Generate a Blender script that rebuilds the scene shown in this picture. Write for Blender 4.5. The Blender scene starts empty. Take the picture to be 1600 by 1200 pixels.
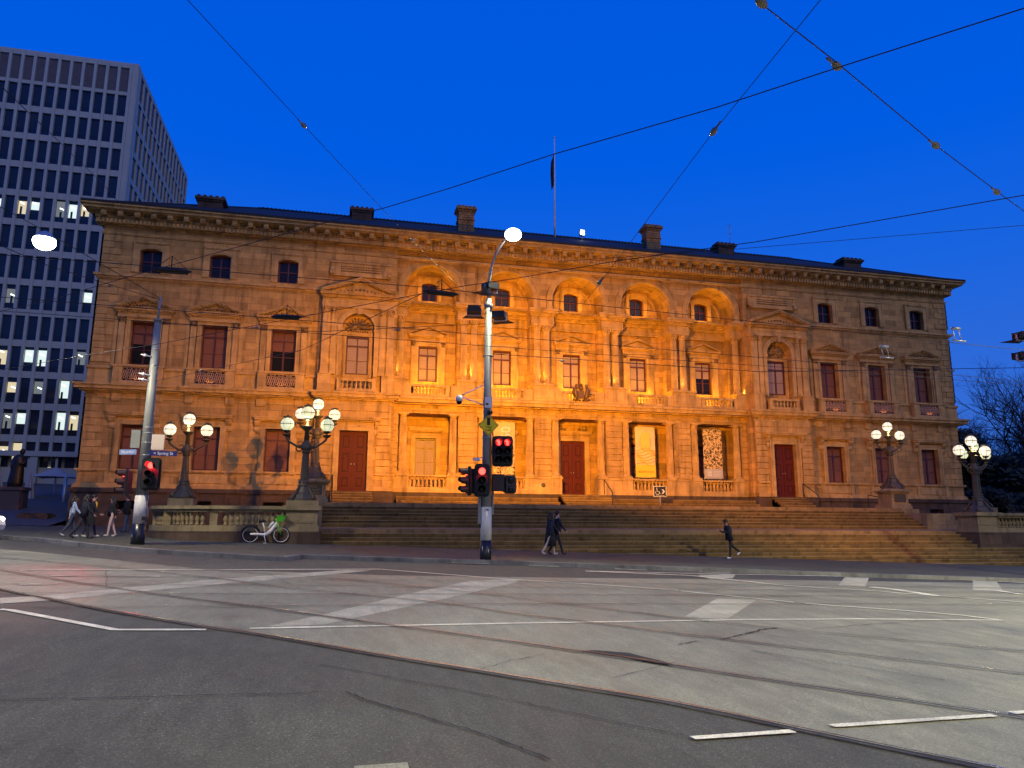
import bpy, math, random
from mathutils import Vector, Matrix
random.seed(7)
PI = math.pi
sc = bpy.context.scene
col = sc.collection
R = math.radians
# ------------------------------------------------------------------ camera
CX, CY = -15.893, -47.600            # eye height is z = 0, the road lies about 1.65 m below
YAW, PITCH, ROLL = R(-13.139), R(10.551), R(0.297)
cam = bpy.data.cameras.new('camera'); camo = bpy.data.objects.new('camera', cam); col.objects.link(camo)
cam.sensor_width = 36; cam.lens = 1160.57/1600*36; cam.clip_start = .1; cam.clip_end = 3000
cyw, syw, cp, sp = math.cos(YAW), math.sin(YAW), math.cos(PITCH), math.sin(PITCH)
fw = Vector((-syw*cp, cyw*cp, sp)); r0 = Vector((cyw, syw, 0)); u0 = r0.cross(fw)
rr = math.cos(ROLL)*r0 + math.sin(ROLL)*u0; uu = math.cos(ROLL)*u0 - math.sin(ROLL)*r0
camo.matrix_world = Matrix(((rr.x, uu.x, -fw.x, CX), (rr.y, uu.y, -fw.y, CY), (rr.z, uu.z, -fw.z, 0), (0, 0, 0, 1)))
sc.camera = camo
# ------------------------------------------------------------------ sky of the blue hour
w = bpy.data.worlds.new('World'); sc.world = w; w.use_nodes = True
nt = w.node_tree; nt.nodes.clear()
tc = nt.nodes.new('ShaderNodeTexCoord'); sx = nt.nodes.new('ShaderNodeSeparateXYZ')
rp = nt.nodes.new('ShaderNodeValToRGB'); bg = nt.nodes.new('ShaderNodeBackground'); ow = nt.nodes.new('ShaderNodeOutputWorld')
nt.links.new(tc.outputs['Generated'], sx.inputs[0]); nt.links.new(sx.outputs['Z'], rp.inputs[0])
nt.links.new(rp.outputs[0], bg.inputs[0]); nt.links.new(bg.outputs[0], ow.inputs[0])
e = rp.color_ramp.elements
e[0].position = 0.0; e[0].color = (.040, .155, .62, 1)
e[1].position = 1.0; e[1].color = (.0, .070, .55, 1)
for p, c in ((.12, (.036, .150, .66, 1)), (.30, (.010, .128, .74, 1)), (.45, (.0, .108, .76, 1)), (.62, (.0, .098, .73, 1))):
    q = e.new(p); q.color = c
bg.inputs[1].default_value = 1.0
sun = bpy.data.lights.new('dusk_glow', 'SUN'); sun.energy = .50; sun.angle = R(40); sun.color = (1, .78, .55)
so = bpy.data.objects.new('dusk_glow', sun); col.objects.link(so)
so.rotation_euler = (R(56), 0, R(20))
sc.view_settings.view_transform = 'Standard'; sc.view_settings.look = 'None'
sc.view_settings.exposure = 0; sc.view_settings.gamma = 1
try: sc.cycles.use_light_tree = True
except Exception: pass
# ------------------------------------------------------------------ materials
def hexl(h):
    h = h.lstrip('#'); v = [int(h[i:i+2], 16)/255 for i in (0, 2, 4)]
    return tuple(c/12.92 if c < .04045 else ((c+.055)/1.055)**2.4 for c in v) + (1,)
def newmat(name):
    m = bpy.data.materials.new(name); m.use_nodes = True
    n = m.node_tree; return m, n, n.nodes['Principled BSDF']
def mat(name, c, rough=.6, metal=0., var=.12, scale=3., bump=0., bscale=20., spec=.5, emit=None, estr=0.):
    m, n, b = newmat(name)
    b.inputs['Roughness'].default_value = rough; b.inputs['Metallic'].default_value = metal
    b.inputs['Specular IOR Level'].default_value = spec
    t = n.nodes.new('ShaderNodeTexCoord')
    if var > 0:
        ns = n.nodes.new('ShaderNodeTexNoise'); ns.inputs['Scale'].default_value = scale; ns.inputs['Detail'].default_value = 6
        mx = n.nodes.new('ShaderNodeMix'); mx.data_type = 'RGBA'
        mx.inputs[6].default_value = tuple(x*(1-var) for x in c[:3])+(1,); mx.inputs[7].default_value = tuple(min(1, x*(1+var)) for x in c[:3])+(1,)
        n.links.new(t.outputs['Object'], ns.inputs['Vector']); n.links.new(ns.outputs['Fac'], mx.inputs[0]); n.links.new(mx.outputs[2], b.inputs['Base Color'])
    else: b.inputs['Base Color'].default_value = tuple(c[:3])+(1,)
    if bump > 0:
        n2 = n.nodes.new('ShaderNodeTexNoise'); n2.inputs['Scale'].default_value = bscale; n2.inputs['Detail'].default_value = 5
        bp = n.nodes.new('ShaderNodeBump'); bp.inputs['Strength'].default_value = bump; bp.inputs['Distance'].default_value = .02
        n.links.new(t.outputs['Object'], n2.inputs['Vector']); n.links.new(n2.outputs['Fac'], bp.inputs['Height']); n.links.new(bp.outputs[0], b.inputs['Normal'])
    if emit:
        b.inputs['Emission Color'].default_value = tuple(emit[:3])+(1,); b.inputs['Emission Strength'].default_value = estr
    return m
def stone(name, c, var=.2, bw=1.15, bh=.42, mortar=.006, mdark=.6, joints=True):
    """coursed ashlar: brick texture laid over x (or y) and z, mottled, with soft weather streaks"""
    m, n, b = newmat(name); b.inputs['Roughness'].default_value = .85; b.inputs['Specular IOR Level'].default_value = .25
    L = n.links.new; N = n.nodes.new
    t = N('ShaderNodeTexCoord'); s = N('ShaderNodeSeparateXYZ'); L(t.outputs['Object'], s.inputs[0])
    ad = N('ShaderNodeMath'); ad.operation = 'ADD'; L(s.outputs[0], ad.inputs[0]); L(s.outputs[1], ad.inputs[1])
    cb = N('ShaderNodeCombineXYZ'); L(ad.outputs[0], cb.inputs[0]); L(s.outputs[2], cb.inputs[1])
    br = N('ShaderNodeTexBrick'); br.inputs['Scale'].default_value = 1; br.inputs['Brick Width'].default_value = bw; br.inputs['Row Height'].default_value = bh
    br.inputs['Mortar Size'].default_value = mortar; br.inputs['Mortar Smooth'].default_value = .3; br.inputs['Bias'].default_value = 0
    br.inputs['Color1'].default_value = tuple(x*(1-var) for x in c[:3])+(1,)
    br.inputs['Color2'].default_value = (min(1, c[0]*(1+var*.7)), min(1, c[1]*(1+var*.6)), min(1, c[2]*(1+var*.4)), 1)
    br.inputs['Mortar'].default_value = tuple(x*mdark for x in c[:3])+(1,)
    L(cb.outputs[0], br.inputs['Vector'])
    ns = N('ShaderNodeTexNoise'); ns.inputs['Scale'].default_value = 1.3; ns.inputs['Detail'].default_value = 8; ns.inputs['Roughness'].default_value = .65
    L(t.outputs['Object'], ns.inputs['Vector'])
    mp = N('ShaderNodeMapRange'); mp.inputs[1].default_value = .3; mp.inputs[2].default_value = .7; mp.inputs[3].default_value = .68; mp.inputs[4].default_value = 1.18
    L(ns.outputs['Fac'], mp.inputs[0])
    # rain streaks and grime of their own shape
    mpg = N('ShaderNodeMapping'); mpg.inputs['Scale'].default_value = (2.6, 2.6, .35); L(t.outputs['Object'], mpg.inputs[0])
    n3 = N('ShaderNodeTexNoise'); n3.inputs['Scale'].default_value = 1.0; n3.inputs['Detail'].default_value = 7; L(mpg.outputs[0], n3.inputs['Vector'])
    mp3 = N('ShaderNodeMapRange'); mp3.inputs[1].default_value = .52; mp3.inputs[2].default_value = .75; mp3.inputs[3].default_value = 1.0; mp3.inputs[4].default_value = .46
    L(n3.outputs['Fac'], mp3.inputs[0])
    mu = N('ShaderNodeMath'); mu.operation = 'MULTIPLY'; L(mp.outputs[0], mu.inputs[0]); L(mp3.outputs[0], mu.inputs[1])
    vm = N('ShaderNodeVectorMath'); vm.operation = 'SCALE'; L(br.outputs['Color'], vm.inputs[0]); L(mu.outputs[0], vm.inputs['Scale'])
    L(vm.outputs[0], b.inputs['Base Color'])
    nb = N('ShaderNodeTexNoise'); nb.inputs['Scale'].default_value = 14; nb.inputs['Detail'].default_value = 6; L(t.outputs['Object'], nb.inputs['Vector'])
    bp = N('ShaderNodeBump'); bp.inputs['Strength'].default_value = .35; bp.inputs['Distance'].default_value = .02; L(nb.outputs['Fac'], bp.inputs['Height'])
    if joints:
        iv = N('ShaderNodeMath'); iv.operation = 'SUBTRACT'; iv.inputs[0].default_value = 1; L(br.outputs['Fac'], iv.inputs[1])
        b2 = N('ShaderNodeBump'); b2.inputs['Strength'].default_value = .6; b2.inputs['Distance'].default_value = .015; L(iv.outputs[0], b2.inputs['Height']); L(bp.outputs[0], b2.inputs['Normal'])
        L(b2.outputs[0], b.inputs['Normal'])
    else: L(bp.outputs[0], b.inputs['Normal'])
    return m
def ground_mat(name, c, speck, rough=.75, stain=.25, big=.35):
    """asphalt / concrete: aggregate specks, broad stains, fine bump"""
    m, n, b = newmat(name); L = n.links.new; N = n.nodes.new
    b.inputs['Specular IOR Level'].default_value = .35
    t = N('ShaderNodeTexCoord')
    v = N('ShaderNodeTexVoronoi'); v.inputs['Scale'].default_value = 115; L(t.outputs['Object'], v.inputs['Vector'])
    rw = N('ShaderNodeTexWhiteNoise'); L(v.outputs['Position'], rw.inputs['Vector'])
    a = N('ShaderNodeTexNoise'); a.inputs['Scale'].default_value = big; a.inputs['Detail'].default_value = 9; a.inputs['Roughness'].default_value = .62; L(t.outputs['Object'], a.inputs['Vector'])
    g = N('ShaderNodeTexNoise'); g.inputs['Scale'].default_value = 45; g.inputs['Detail'].default_value = 4; L(t.outputs['Object'], g.inputs['Vector'])
    def mr(o, i0, i1, o0, o1):
        q = N('ShaderNodeMapRange'); q.inputs[1].default_value = i0; q.inputs[2].default_value = i1; q.inputs[3].default_value = o0; q.inputs[4].default_value = o1; L(o, q.inputs[0]); return q.outputs[0]
    f1 = mr(a.outputs['Fac'], .3, .7, 1-stain, 1+stain); f2 = mr(g.outputs['Fac'], .3, .7, .72, 1.28); f3 = mr(rw.outputs['Value'], .86, 1.0, 1.0, speck)
    mpp = N('ShaderNodeMapping'); mpp.inputs['Rotation'].default_value = (0, 0, R(42)); mpp.inputs['Scale'].default_value = (3.2, .8, 1); L(t.outputs['Object'], mpp.inputs[0])
    h = N('ShaderNodeTexNoise'); h.inputs['Scale'].default_value = 1.6; h.inputs['Detail'].default_value = 7; h.inputs['Roughness'].default_value = .7; L(mpp.outputs[0], h.inputs['Vector'])
    f4 = mr(h.outputs['Fac'], .36, .64, .84, 1.14)
    m0 = N('ShaderNodeMath'); m0.operation = 'MULTIPLY'; L(f1, m0.inputs[0]); L(f4, m0.inputs[1])
    m1 = N('ShaderNodeMath'); m1.operation = 'MULTIPLY'; L(m0.outputs[0], m1.inputs[0]); L(f2, m1.inputs[1])
    m2 = N('ShaderNodeMath'); m2.operation = 'MULTIPLY'; L(m1.outputs[0], m2.inputs[0]); L(f3, m2.inputs[1])
    vm = N('ShaderNodeVectorMath'); vm.operation = 'SCALE'; vm.inputs[0].default_value = c[:3]; L(m2.outputs[0], vm.inputs['Scale']); L(vm.outputs[0], b.inputs['Base Color'])
    rg = mr(a.outputs['Fac'], .35, .7, rough-.12, rough+.12); L(rg, b.inputs['Roughness'])
    bp = N('ShaderNodeBump'); bp.inputs['Strength'].default_value = .5; bp.inputs['Distance'].default_value = .006; L(v.outputs['Distance'], bp.inputs['Height']); L(bp.outputs[0], b.inputs['Normal'])
    return m
SAND = (.52, .315, .105)
M = dict(
 sand=stone('sandstone_ashlar', SAND, var=.27, mortar=.013, mdark=.58), trim=stone('sandstone_trim', (.57, .36, .13), var=.10, joints=False, mortar=0.0),
 rust=stone('sandstone_rusticated', (.53, .325, .11), var=.16, bw=1.4, bh=50, mortar=.0),
 carve=stone('carved_sandstone', (.36, .23, .10), var=.2, bw=.3, bh=.2, mortar=.02, mdark=.35),
 plinth=stone('bluestone', (.11, .075, .05), var=.22, bw=1.1, bh=.5),
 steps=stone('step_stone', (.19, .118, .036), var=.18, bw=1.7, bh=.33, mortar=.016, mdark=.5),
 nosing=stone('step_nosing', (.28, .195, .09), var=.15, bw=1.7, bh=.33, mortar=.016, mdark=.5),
 landing=stone('landing_stone', (.30, .20, .095), var=.12, bw=1.4, bh=50),
 pedestal=stone('pedestal_stone', (.34, .27, .14), var=.15, bw=1.5, bh=.7),
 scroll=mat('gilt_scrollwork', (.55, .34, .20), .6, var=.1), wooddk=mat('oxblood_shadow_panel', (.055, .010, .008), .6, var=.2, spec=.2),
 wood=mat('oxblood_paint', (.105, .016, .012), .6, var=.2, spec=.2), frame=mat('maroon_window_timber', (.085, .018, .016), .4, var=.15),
 blindpale=mat('pale_blind', (.36, .25, .20), .7, var=.15, scale=1.2), blind=mat('drawn_blind', (.21, .085, .055), .8, var=.12, scale=2), dark=mat('dark_glass', (.010, .009, .010), .14, var=0, spec=.35),
 glassdim=mat('window_glass', (.012, .009, .009), .12, var=.3, scale=.8, spec=.3),
 iron=mat('wrought_iron', (.03, .012, .010), .5, .3, var=.1), slate=mat('slate', (.016, .016, .018), .8, var=.25, scale=2.5, bump=.4, bscale=9),
 bronze=mat('bronze_green_paint', (.085, .068, .034), .5, .1, var=.25, scale=6), globeframe=mat('globe_frame', (.06, .06, .045), .5, .3, var=0),
 black=mat('black_plastic', (.012, .012, .013), .45, var=.1), hood=mat('signal_hood', (.014, .013, .014), .55, var=.1),
 steelpole=mat('weathered_pole_paint', (.24, .255, .235), .5, var=.22, scale=2.2, bump=.2, bscale=6), polewhite=mat('pole_white_band', (.62, .62, .58), .5, var=.15, scale=3),
 poleblack=mat('pole_black_band', (.01, .01, .012), .3, var=.1), galv=mat('galvanised_steel', (.42, .43, .42), .4, .6, var=.15),
 white=mat('white_enamel', (.75, .75, .73), .4, var=.05), yellow=mat('sign_yellow', (.95, .74, .01), .45, var=.05), blue=mat('sign_blue', (.015, .02, .16), .4, var=.05),
 asphalt=ground_mat('asphalt', (.070, .069, .057), 2.3, stain=.22, big=.6), concrete=ground_mat('worn_concrete', (.225, .222, .160), 1.5, .6, .24, .55),
 pave=ground_mat('pavement_asphalt', (.085, .082, .052), 1.6, .75, .3, .3), kerb=stone('kerb_stone', (.20, .20, .19), var=.2, bw=1.2, bh=9),
 paint=ground_mat('road_paint', (.72, .69, .54), 1.1, .42, .22, 1.1), zebra=ground_mat('worn_zebra_paint', (.42, .405, .30), 1.2, .65, .2, 1.4),
 rail=mat('rail_steel', (.42, .39, .36), .25, .9, var=.35, scale=5), groove=mat('rail_groove', (.022, .018, .016), .7, var=.4, scale=4), crack=mat('crack_shadow', (.018, .018, .018), .9, var=.2),
 conc_t=mat('precast_concrete', (.40, .42, .35), .8, var=.14, scale=.6, bump=.2), wire=mat('wire_copper', (.02, .018, .018), .5, .5, var=.2), insul=mat('insulator', (.20, .18, .15), .35, var=.2, scale=40),
 plaza=mat('plaza_paving', (.07, .07, .075), .8, var=.25, scale=1.5), umb=mat('umbrella_canvas', (.42, .40, .38), .8, var=.08), statue=mat('dark_bronze', (.035, .03, .028), .45, .6, var=.3),
 leaf=mat('dark_foliage', (.022, .030, .014), .8, var=.45, scale=1.2), bark=mat('bark', (.045, .035, .03), .9, var=.25),
)
def emis(name, c, s):
    m, n, b = newmat(name); b.inputs['Base Color'].default_value = tuple(x*.5 for x in c[:3])+(1,)
    b.inputs['Emission Color'].default_value = tuple(c[:3])+(1,); b.inputs['Emission Strength'].default_value = s; return m
M['lampglow'] = emis('lamp_lens_glow', (1, .97, .86), 12)
M['red'] = emis('red_lamp', (1, .02, .02), 5); M['redcore'] = emis('red_lamp_core', (1, .07, .05), 4)
M['lit'] = emis('lit_office', (.80, .95, .85), .9); M['tube'] = emis('office_tube', (.95, 1, .93), 3.2)
M['uplight'] = emis('uplight_lens', (1, .62, .3), 2.2)
M['headlight'] = emis('headlight_lens', (1, .95, .85), 20); M['amberlamp'] = emis('amber_lens', (1, .45, .04), 6)
def globe_mat(name, c0, c1, s):
    m, n, b = newmat(name); N = n.nodes.new; L = n.links.new
    t = N('ShaderNodeTexCoord'); ns = N('ShaderNodeTexNoise'); ns.inputs['Scale'].default_value = 2.2; ns.inputs['Detail'].default_value = 4; L(t.outputs['Object'], ns.inputs['Vector'])
    r = N('ShaderNodeValToRGB'); r.color_ramp.elements[0].position = .35; r.color_ramp.elements[1].position = .65
    r.color_ramp.elements[0].color = c0+(1,); r.color_ramp.elements[1].color = c1+(1,)
    L(ns.outputs['Fac'], r.inputs[0]); L(r.outputs[0], b.inputs['Emission Color']); b.inputs['Emission Strength'].default_value = s
    b.inputs['Base Color'].default_value = (.6, .6, .55, 1); b.inputs['Roughness'].default_value = .25; return m
M['globe'] = globe_mat('frosted_globe_warm', (.90, .76, .46), (1.0, .93, .70), 1.05)
M['globeg'] = globe_mat('frosted_globe_greenish', (.62, .66, .25), (.95, .96, .60), .9)
# ------------------------------------------------------------------ mesh helpers
class MB:
    def __init__(s): s.v = []; s.f = []; s.sm = []; s.mi = []; s.cur = 0
    def add(s, vs, fs, smooth=False):
        o = len(s.v); s.v += [tuple(p) for p in vs]
        for f in fs: s.f.append(tuple(i+o for i in f)); s.sm.append(smooth); s.mi.append(s.cur)
        return s
    def box(s, x0, x1, y0, y1, z0, z1):
        if x1 < x0: x0, x1 = x1, x0
        if y1 < y0: y0, y1 = y1, y0
        if z1 < z0: z0, z1 = z1, z0
        return s.add([(x0,y0,z0),(x1,y0,z0),(x1,y1,z0),(x0,y1,z0),(x0,y0,z1),(x1,y0,z1),(x1,y1,z1),(x0,y1,z1)],
              [(0,3,2,1),(4,5,6,7),(0,1,5,4),(1,2,6,5),(2,3,7,6),(3,0,4,7)])
    def cbox(s, c, d): return s.box(c[0]-d[0]/2, c[0]+d[0]/2, c[1]-d[1]/2, c[1]+d[1]/2, c[2]-d[2]/2, c[2]+d[2]/2)
    def prism(s, poly, y0, y1):          # poly in (x, z), counter-clockwise seen from -y
        n = len(poly); vs = [(x, y0, z) for x, z in poly] + [(x, y1, z) for x, z in poly]
        fs = [tuple(range(n)), tuple(range(2*n-1, n-1, -1))] + [(i, i+n, (i+1) % n+n, (i+1) % n) for i in range(n)]
        return s.add(vs, fs)
    def xprism(s, poly, x0, x1):         # poly in (y, z)
        n = len(poly); vs = [(x0, y, z) for y, z in poly] + [(x1, y, z) for y, z in poly]
        fs = [tuple(range(n-1, -1, -1)), tuple(range(n, 2*n))] + [(i, (i+1) % n, (i+1) % n+n, i+n) for i in range(n)]
        return s.add(vs, fs)
    def vprism(s, poly, z0, z1):         # poly in (x, y)
        n = len(poly); vs = [(x, y, z0) for x, y in poly] + [(x, y, z1) for x, y in poly]
        fs = [tuple(range(n-1, -1, -1)), tuple(range(n, 2*n))] + [(i, (i+1) % n, (i+1) % n+n, i+n) for i in range(n)]
        return s.add(vs, fs)
    def lathe(s, prof, c=(0,0,0), n=16, flute=0, smooth=True):
        vs = []; fs = []
        for r, z in prof:
            for i in range(n):
                k = r*(1-(flute if i % 2 else 0)); a = 2*PI*i/n; vs.append((c[0]+k*math.cos(a), c[1]+k*math.sin(a), c[2]+z))
        for j in range(len(prof)-1):
            for i in range(n): fs.append((j*n+i, j*n+(i+1) % n, (j+1)*n+(i+1) % n, (j+1)*n+i))
        fs.append(tuple(range(n-1, -1, -1))); fs.append(tuple(range((len(prof)-1)*n, len(prof)*n)))
        return s.add(vs, fs, smooth)
    def tube(s, pts, r, n=8, caps=True):
        pts = [Vector(p) for p in pts]; rs = r if isinstance(r, (list, tuple)) else [r]*len(pts)
        vs = []; fs = []; prev = None
        for i, p in enumerate(pts):
            d = (pts[min(i+1, len(pts)-1)]-pts[max(i-1, 0)])
            d = d.normalized() if d.length > 1e-9 else Vector((0,0,1))
            if prev is None: a = d.orthogonal().normalized()
            else:
                a = prev-d*prev.dot(d); a = a.normalized() if a.length > 1e-6 else d.orthogonal().normalized()
            prev = a; b = d.cross(a)
            for k in range(n):
                t = 2*PI*k/n; q = p+rs[i]*(math.cos(t)*a+math.sin(t)*b); vs.append(tuple(q))
        for j in range(len(pts)-1):
            for k in range(n): fs.append((j*n+k, j*n+(k+1) % n, (j+1)*n+(k+1) % n, (j+1)*n+k))
        if caps: fs.append(tuple(range(n-1, -1, -1))); fs.append(tuple(range((len(pts)-1)*n, len(pts)*n)))
        return s.add(vs, fs, True)
    def sphere(s, c, r, n=16, m=10, sz=1.):
        vs = []; fs = []
        for j in range(m+1):
            t = PI*j/m
            for i in range(n):
                a = 2*PI*i/n; vs.append((c[0]+r*math.sin(t)*math.cos(a), c[1]+r*math.sin(t)*math.sin(a), c[2]-r*sz*math.cos(t)))
        for j in range(m):
            for i in range(n): fs.append((j*n+i, j*n+(i+1) % n, (j+1)*n+(i+1) % n, (j+1)*n+i))
        return s.add(vs, fs, True)
    def xf(s, mtx, start=0):
        for i in range(start, len(s.v)): s.v[i] = tuple(mtx @ Vector(s.v[i]))
        return s
    def build(s, name, mats, parent=None, loc=None):
        me = bpy.data.meshes.new(name); me.from_pydata(s.v, [], s.f); 
        for m in (mats if isinstance(mats, (list, tuple)) else [mats]): me.materials.append(m)
        me.polygons.foreach_set('use_smooth', s.sm); me.polygons.foreach_set('material_index', s.mi); me.update()
        o = bpy.data.objects.new(name, me); col.objects.link(o)
        if parent: o.parent = parent
        if loc: o.location = loc
        return o
def tag(o, label=None, cat=None, group=None, kind=None):
    if label: o['label'] = label
    if cat: o['category'] = cat
    if group: o['group'] = group
    if kind: o['kind'] = kind
    return o
def thing(name, label, cat, loc=(0,0,0), rz=0, group=None):
    o = bpy.data.objects.new(name, None); col.objects.link(o); o.empty_display_size = .2
    o.location = loc; o.rotation_euler = (0, 0, rz); return tag(o, label, cat, group)
def kids(o): return [c for c in o.children]
def copy_tree(o, parent=None):
    c = o.copy(); col.objects.link(c)
    if parent: c.parent = parent
    for ch in kids(o): copy_tree(ch, c)
    return c
def lamp(name, kind, loc, energy, color, parent=None, target=None, size=.1, spot=None, blend=.5):
    l = bpy.data.lights.new(name, kind); l.energy = energy; l.color = color
    if kind in ('POINT', 'SPOT'): l.shadow_soft_size = size
    if kind == 'SPOT': l.spot_size = spot; l.spot_blend = blend
    o = bpy.data.objects.new(name, l); col.objects.link(o); o.location = loc
    if target is not None: o.rotation_euler = (Vector(target)-Vector(loc)).to_track_quat('-Z', 'Y').to_euler()
    if parent: o.parent = parent
    return o
def arc(cx, cz, r, a0, a1, n): return [(cx+r*math.cos(a0+(a1-a0)*i/n), cz+r*math.sin(a0+(a1-a0)*i/n)) for i in range(n+1)]
def wall(b, x0, x1, z0, z1, y0, y1, holes=()):
    """solid wall with rectangular openings (hx0, hx1, hz0, hz1)"""
    xs = sorted({x0, x1, *[h[0] for h in holes], *[h[1] for h in holes]})
    xs = [x for x in xs if x0 <= x <= x1]
    for i in range(len(xs)-1):
        a, c = xs[i], xs[i+1]; hs = sorted([h for h in holes if h[0] <= a+1e-6 and h[1] >= c-1e-6], key=lambda h: h[2]); z = z0
        for h in hs:
            if h[2] > z: b.box(a, c, y0, y1, z, h[2])
            z = h[3]
        if z < z1: b.box(a, c, y0, y1, z, z1)
def archband(b, cx, cz, ri, ro, y0, y1, n=24, a0=0, a1=PI):
    """half-ring with thickness"""
    pi_ = arc(cx, cz, ri, a0, a1, n); po = arc(cx, cz, ro, a0, a1, n)
    for i in range(n):
        q = [pi_[i], po[i], po[i+1], pi_[i+1]]
        vs = [(x, y0, z) for x, z in q]+[(x, y1, z) for x, z in q]
        b.add(vs, [(3,2,1,0),(4,5,6,7),(0,4,7,3),(1,2,6,5)])
    for k in (0, n):
        q = [pi_[k], po[k]]; b.add([(q[0][0], y0, q[0][1]), (q[1][0], y0, q[1][1]), (q[1][0], y1, q[1][1]), (q[0][0], y1, q[0][1])], [(0,1,2,3)])
def archwall(b, x0, x1, z0, z1, cx, cz, r, y0, y1, n=24):
    """wall block x0..x1, z0..z1 with a round-headed opening down to z0"""
    A = arc(cx, cz, r, 0, PI, n)
    def out(p):
        dx, dz = p[0]-cx, p[1]-cz; t = 1e9
        if dx > 1e-9: t = min(t, (x1-cx)/dx)
        if dx < -1e-9: t = min(t, (x0-cx)/dx)
        if dz > 1e-9: t = min(t, (z1-cz)/dz)
        return (cx+dx*t, cz+dz*t)
    O = [out(p) for p in A]
    for i in range(n):
        a, c = O[i], O[i+1]; pts = [A[i], a]
        if abs(a[0]-c[0]) > 1e-6 and abs(a[1]-c[1]) > 1e-6: pts.append((x1 if a[0] > cx else x0, z1))
        pts += [c, A[i+1]]
        b.add([(x, y0, z) for x, z in pts], [tuple(range(len(pts)))])
        b.add([(A[i][0], y0, A[i][1]), (A[i+1][0], y0, A[i+1][1]), (A[i+1][0], y1, A[i+1][1]), (A[i][0], y1, A[i][1])], [(3,2,1,0)])
    if cz > z0:
        b.box(x0, cx-r, y0, y1, z0, cz); b.box(cx+r, x1, y0, y1, z0, cz)
    b.add([(x0,y0,z1),(x1,y0,z1),(x1,y1,z1),(x0,y1,z1)], [(0,1,2,3)])
    for x in (x0, x1): b.add([(x,y0,cz),(x,y1,cz),(x,y1,z1),(x,y0,z1)], [(0,1,2,3)])
def text(s, size, name, m, loc, rot=(R(90), 0, 0), parent=None, ext=.004, align='CENTER'):
    c = bpy.data.curves.new(name, 'FONT'); c.body = s; c.size = size; c.extrude = ext; c.align_x = align; c.align_y = 'CENTER'
    t = bpy.data.objects.new(name, c); col.objects.link(t); bpy.context.view_layer.update()
    me = bpy.data.meshes.new_from_object(t.evaluated_get(bpy.context.evaluated_depsgraph_get())); bpy.data.objects.remove(t)
    me.materials.append(m); o = bpy.data.objects.new(name, me); col.objects.link(o); o.location = loc; o.rotation_euler = rot
    if parent: o.parent = parent
    return o
def G(x, y): return -1.20-.030*x+.0165*y        # pavement surface
def RD(x, y): return G(x, y)-.13                 # road surface
# ------------------------------------------------------------------ ground, roads, pavement
def sheet(name, pts_quads, m, kind='structure'):
    b = MB()
    for q in pts_quads: b.add(q, [tuple(range(len(q)))])
    return tag(b.build(name, m), kind=kind)
b = MB(); n = 24
xs = [-300+600*i/n for i in range(n+1)]; ys = [-150+350*i/n for i in range(n+1)]
for i in range(n):
    for j in range(n):
        b.add([(x, y, RD(x, y)) for x, y in ((xs[i], ys[j]), (xs[i+1], ys[j]), (xs[i+1], ys[j+1]), (xs[i], ys[j+1]))], [(0,1,2,3)])
tag(b.build('road', M['asphalt']), kind='structure')
far = [(-30.52,-20.44),(-25.97,-21.01),(-24.78,-21.85),(-18.95,-27.11),(-14.61,-27.79),(-11.2,-27.59),(-2.97,-26.67),(7.18,-26.04),(16.86,-25.29),(60,-23)]
near = [(-30.5,-24),(-27.73,-25.53),(-21.57,-32.39),(-20.38,-33.69),(-19.04,-35.15),(-17.47,-36.63),(-16.94,-37.04),(-15.28,-38.67),(-14.06,-39.81),(-12.88,-40.93),(-12.18,-41.84),(-11.65,-42.52),(-11.1,-43.2),(-5,-51),(10,-70)]
import mathutils
def fill(poly, dz, b):
    tri = mathutils.geometry.tessellate_polygon([[Vector((x, y, 0)) for x, y in poly]])
    vs = [(x, y, RD(x, y)+dz) for x, y in poly]
    fs = []
    for t in tri:
        a, c, d = [Vector(vs[i]) for i in t]
        fs.append(t if (c-a).cross(d-a).z > 0 else t[::-1])
    b.add(vs, fs)
b = MB(); fill([(-60,-18)]+far+[(60,-70)]+near[::-1]+[(-60,-22)], .004, b)
tag(b.build('tramway_concrete', M['concrete']), kind='structure')
def strip(b, pts, wd, dz, jit=0.):
    L_ = []; Rr = []
    for i, p in enumerate(pts):
        a = Vector(pts[max(i-1, 0)]); c = Vector(pts[min(i+1, len(pts)-1)]); d = (c-a).normalized(); nn = Vector((-d.y, d.x))*wd/2*(1+random.uniform(-jit, jit))
        for lst, q in ((L_, Vector(p)+nn), (Rr, Vector(p)-nn)): lst.append((q.x, q.y, RD(q.x, q.y)+dz))
    m = len(pts); b.add(L_+Rr, [(i, i+m, i+m+1, i+1) for i in range(m-1)])
def sub(pts, k=4, jit=0.):
    o = []
    for a, c in zip(pts, pts[1:]):
        for i in range(k):
            t = i/k; o.append((a[0]+(c[0]-a[0])*t+random.uniform(-jit, jit), a[1]+(c[1]-a[1])*t+random.uniform(-jit, jit)))
    return o+[pts[-1]]
polys = [[(-20.83,-34.32),(-20.32,-33.86),(-19.37,-32.5),(-17.86,-30.42),(-14.87,-26.44),(-15.55,-26.4),(-18.57,-29.98),(-20.66,-33.27),(-21.11,-33.6)],
 [(-16.75,-36.49),(-15.99,-36.29),(-13.68,-32.75),(-11.3,-28.88),(-11.33,-28.19),(-12.57,-28.96),(-14.36,-32.05),(-16.05,-35.31)],
 [(-9.85,-35.11),(-7.66,-32.19),(-6.78,-32.33),(-9.25,-35.47)], [(-4.71,-25.5),(-2.85,-24.58),(-4.04,-26.47),(-5.0,-26.88)],
 [(1.01,-24.93),(1.92,-24.97),(-.97,-28.46),(-1.67,-28.21)], [(6.02,-25.09),(6.66,-25.45),(3.16,-29.07),(2.34,-28.84)]]
b = MB()
for p in polys: fill(p, .008, b)
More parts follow.
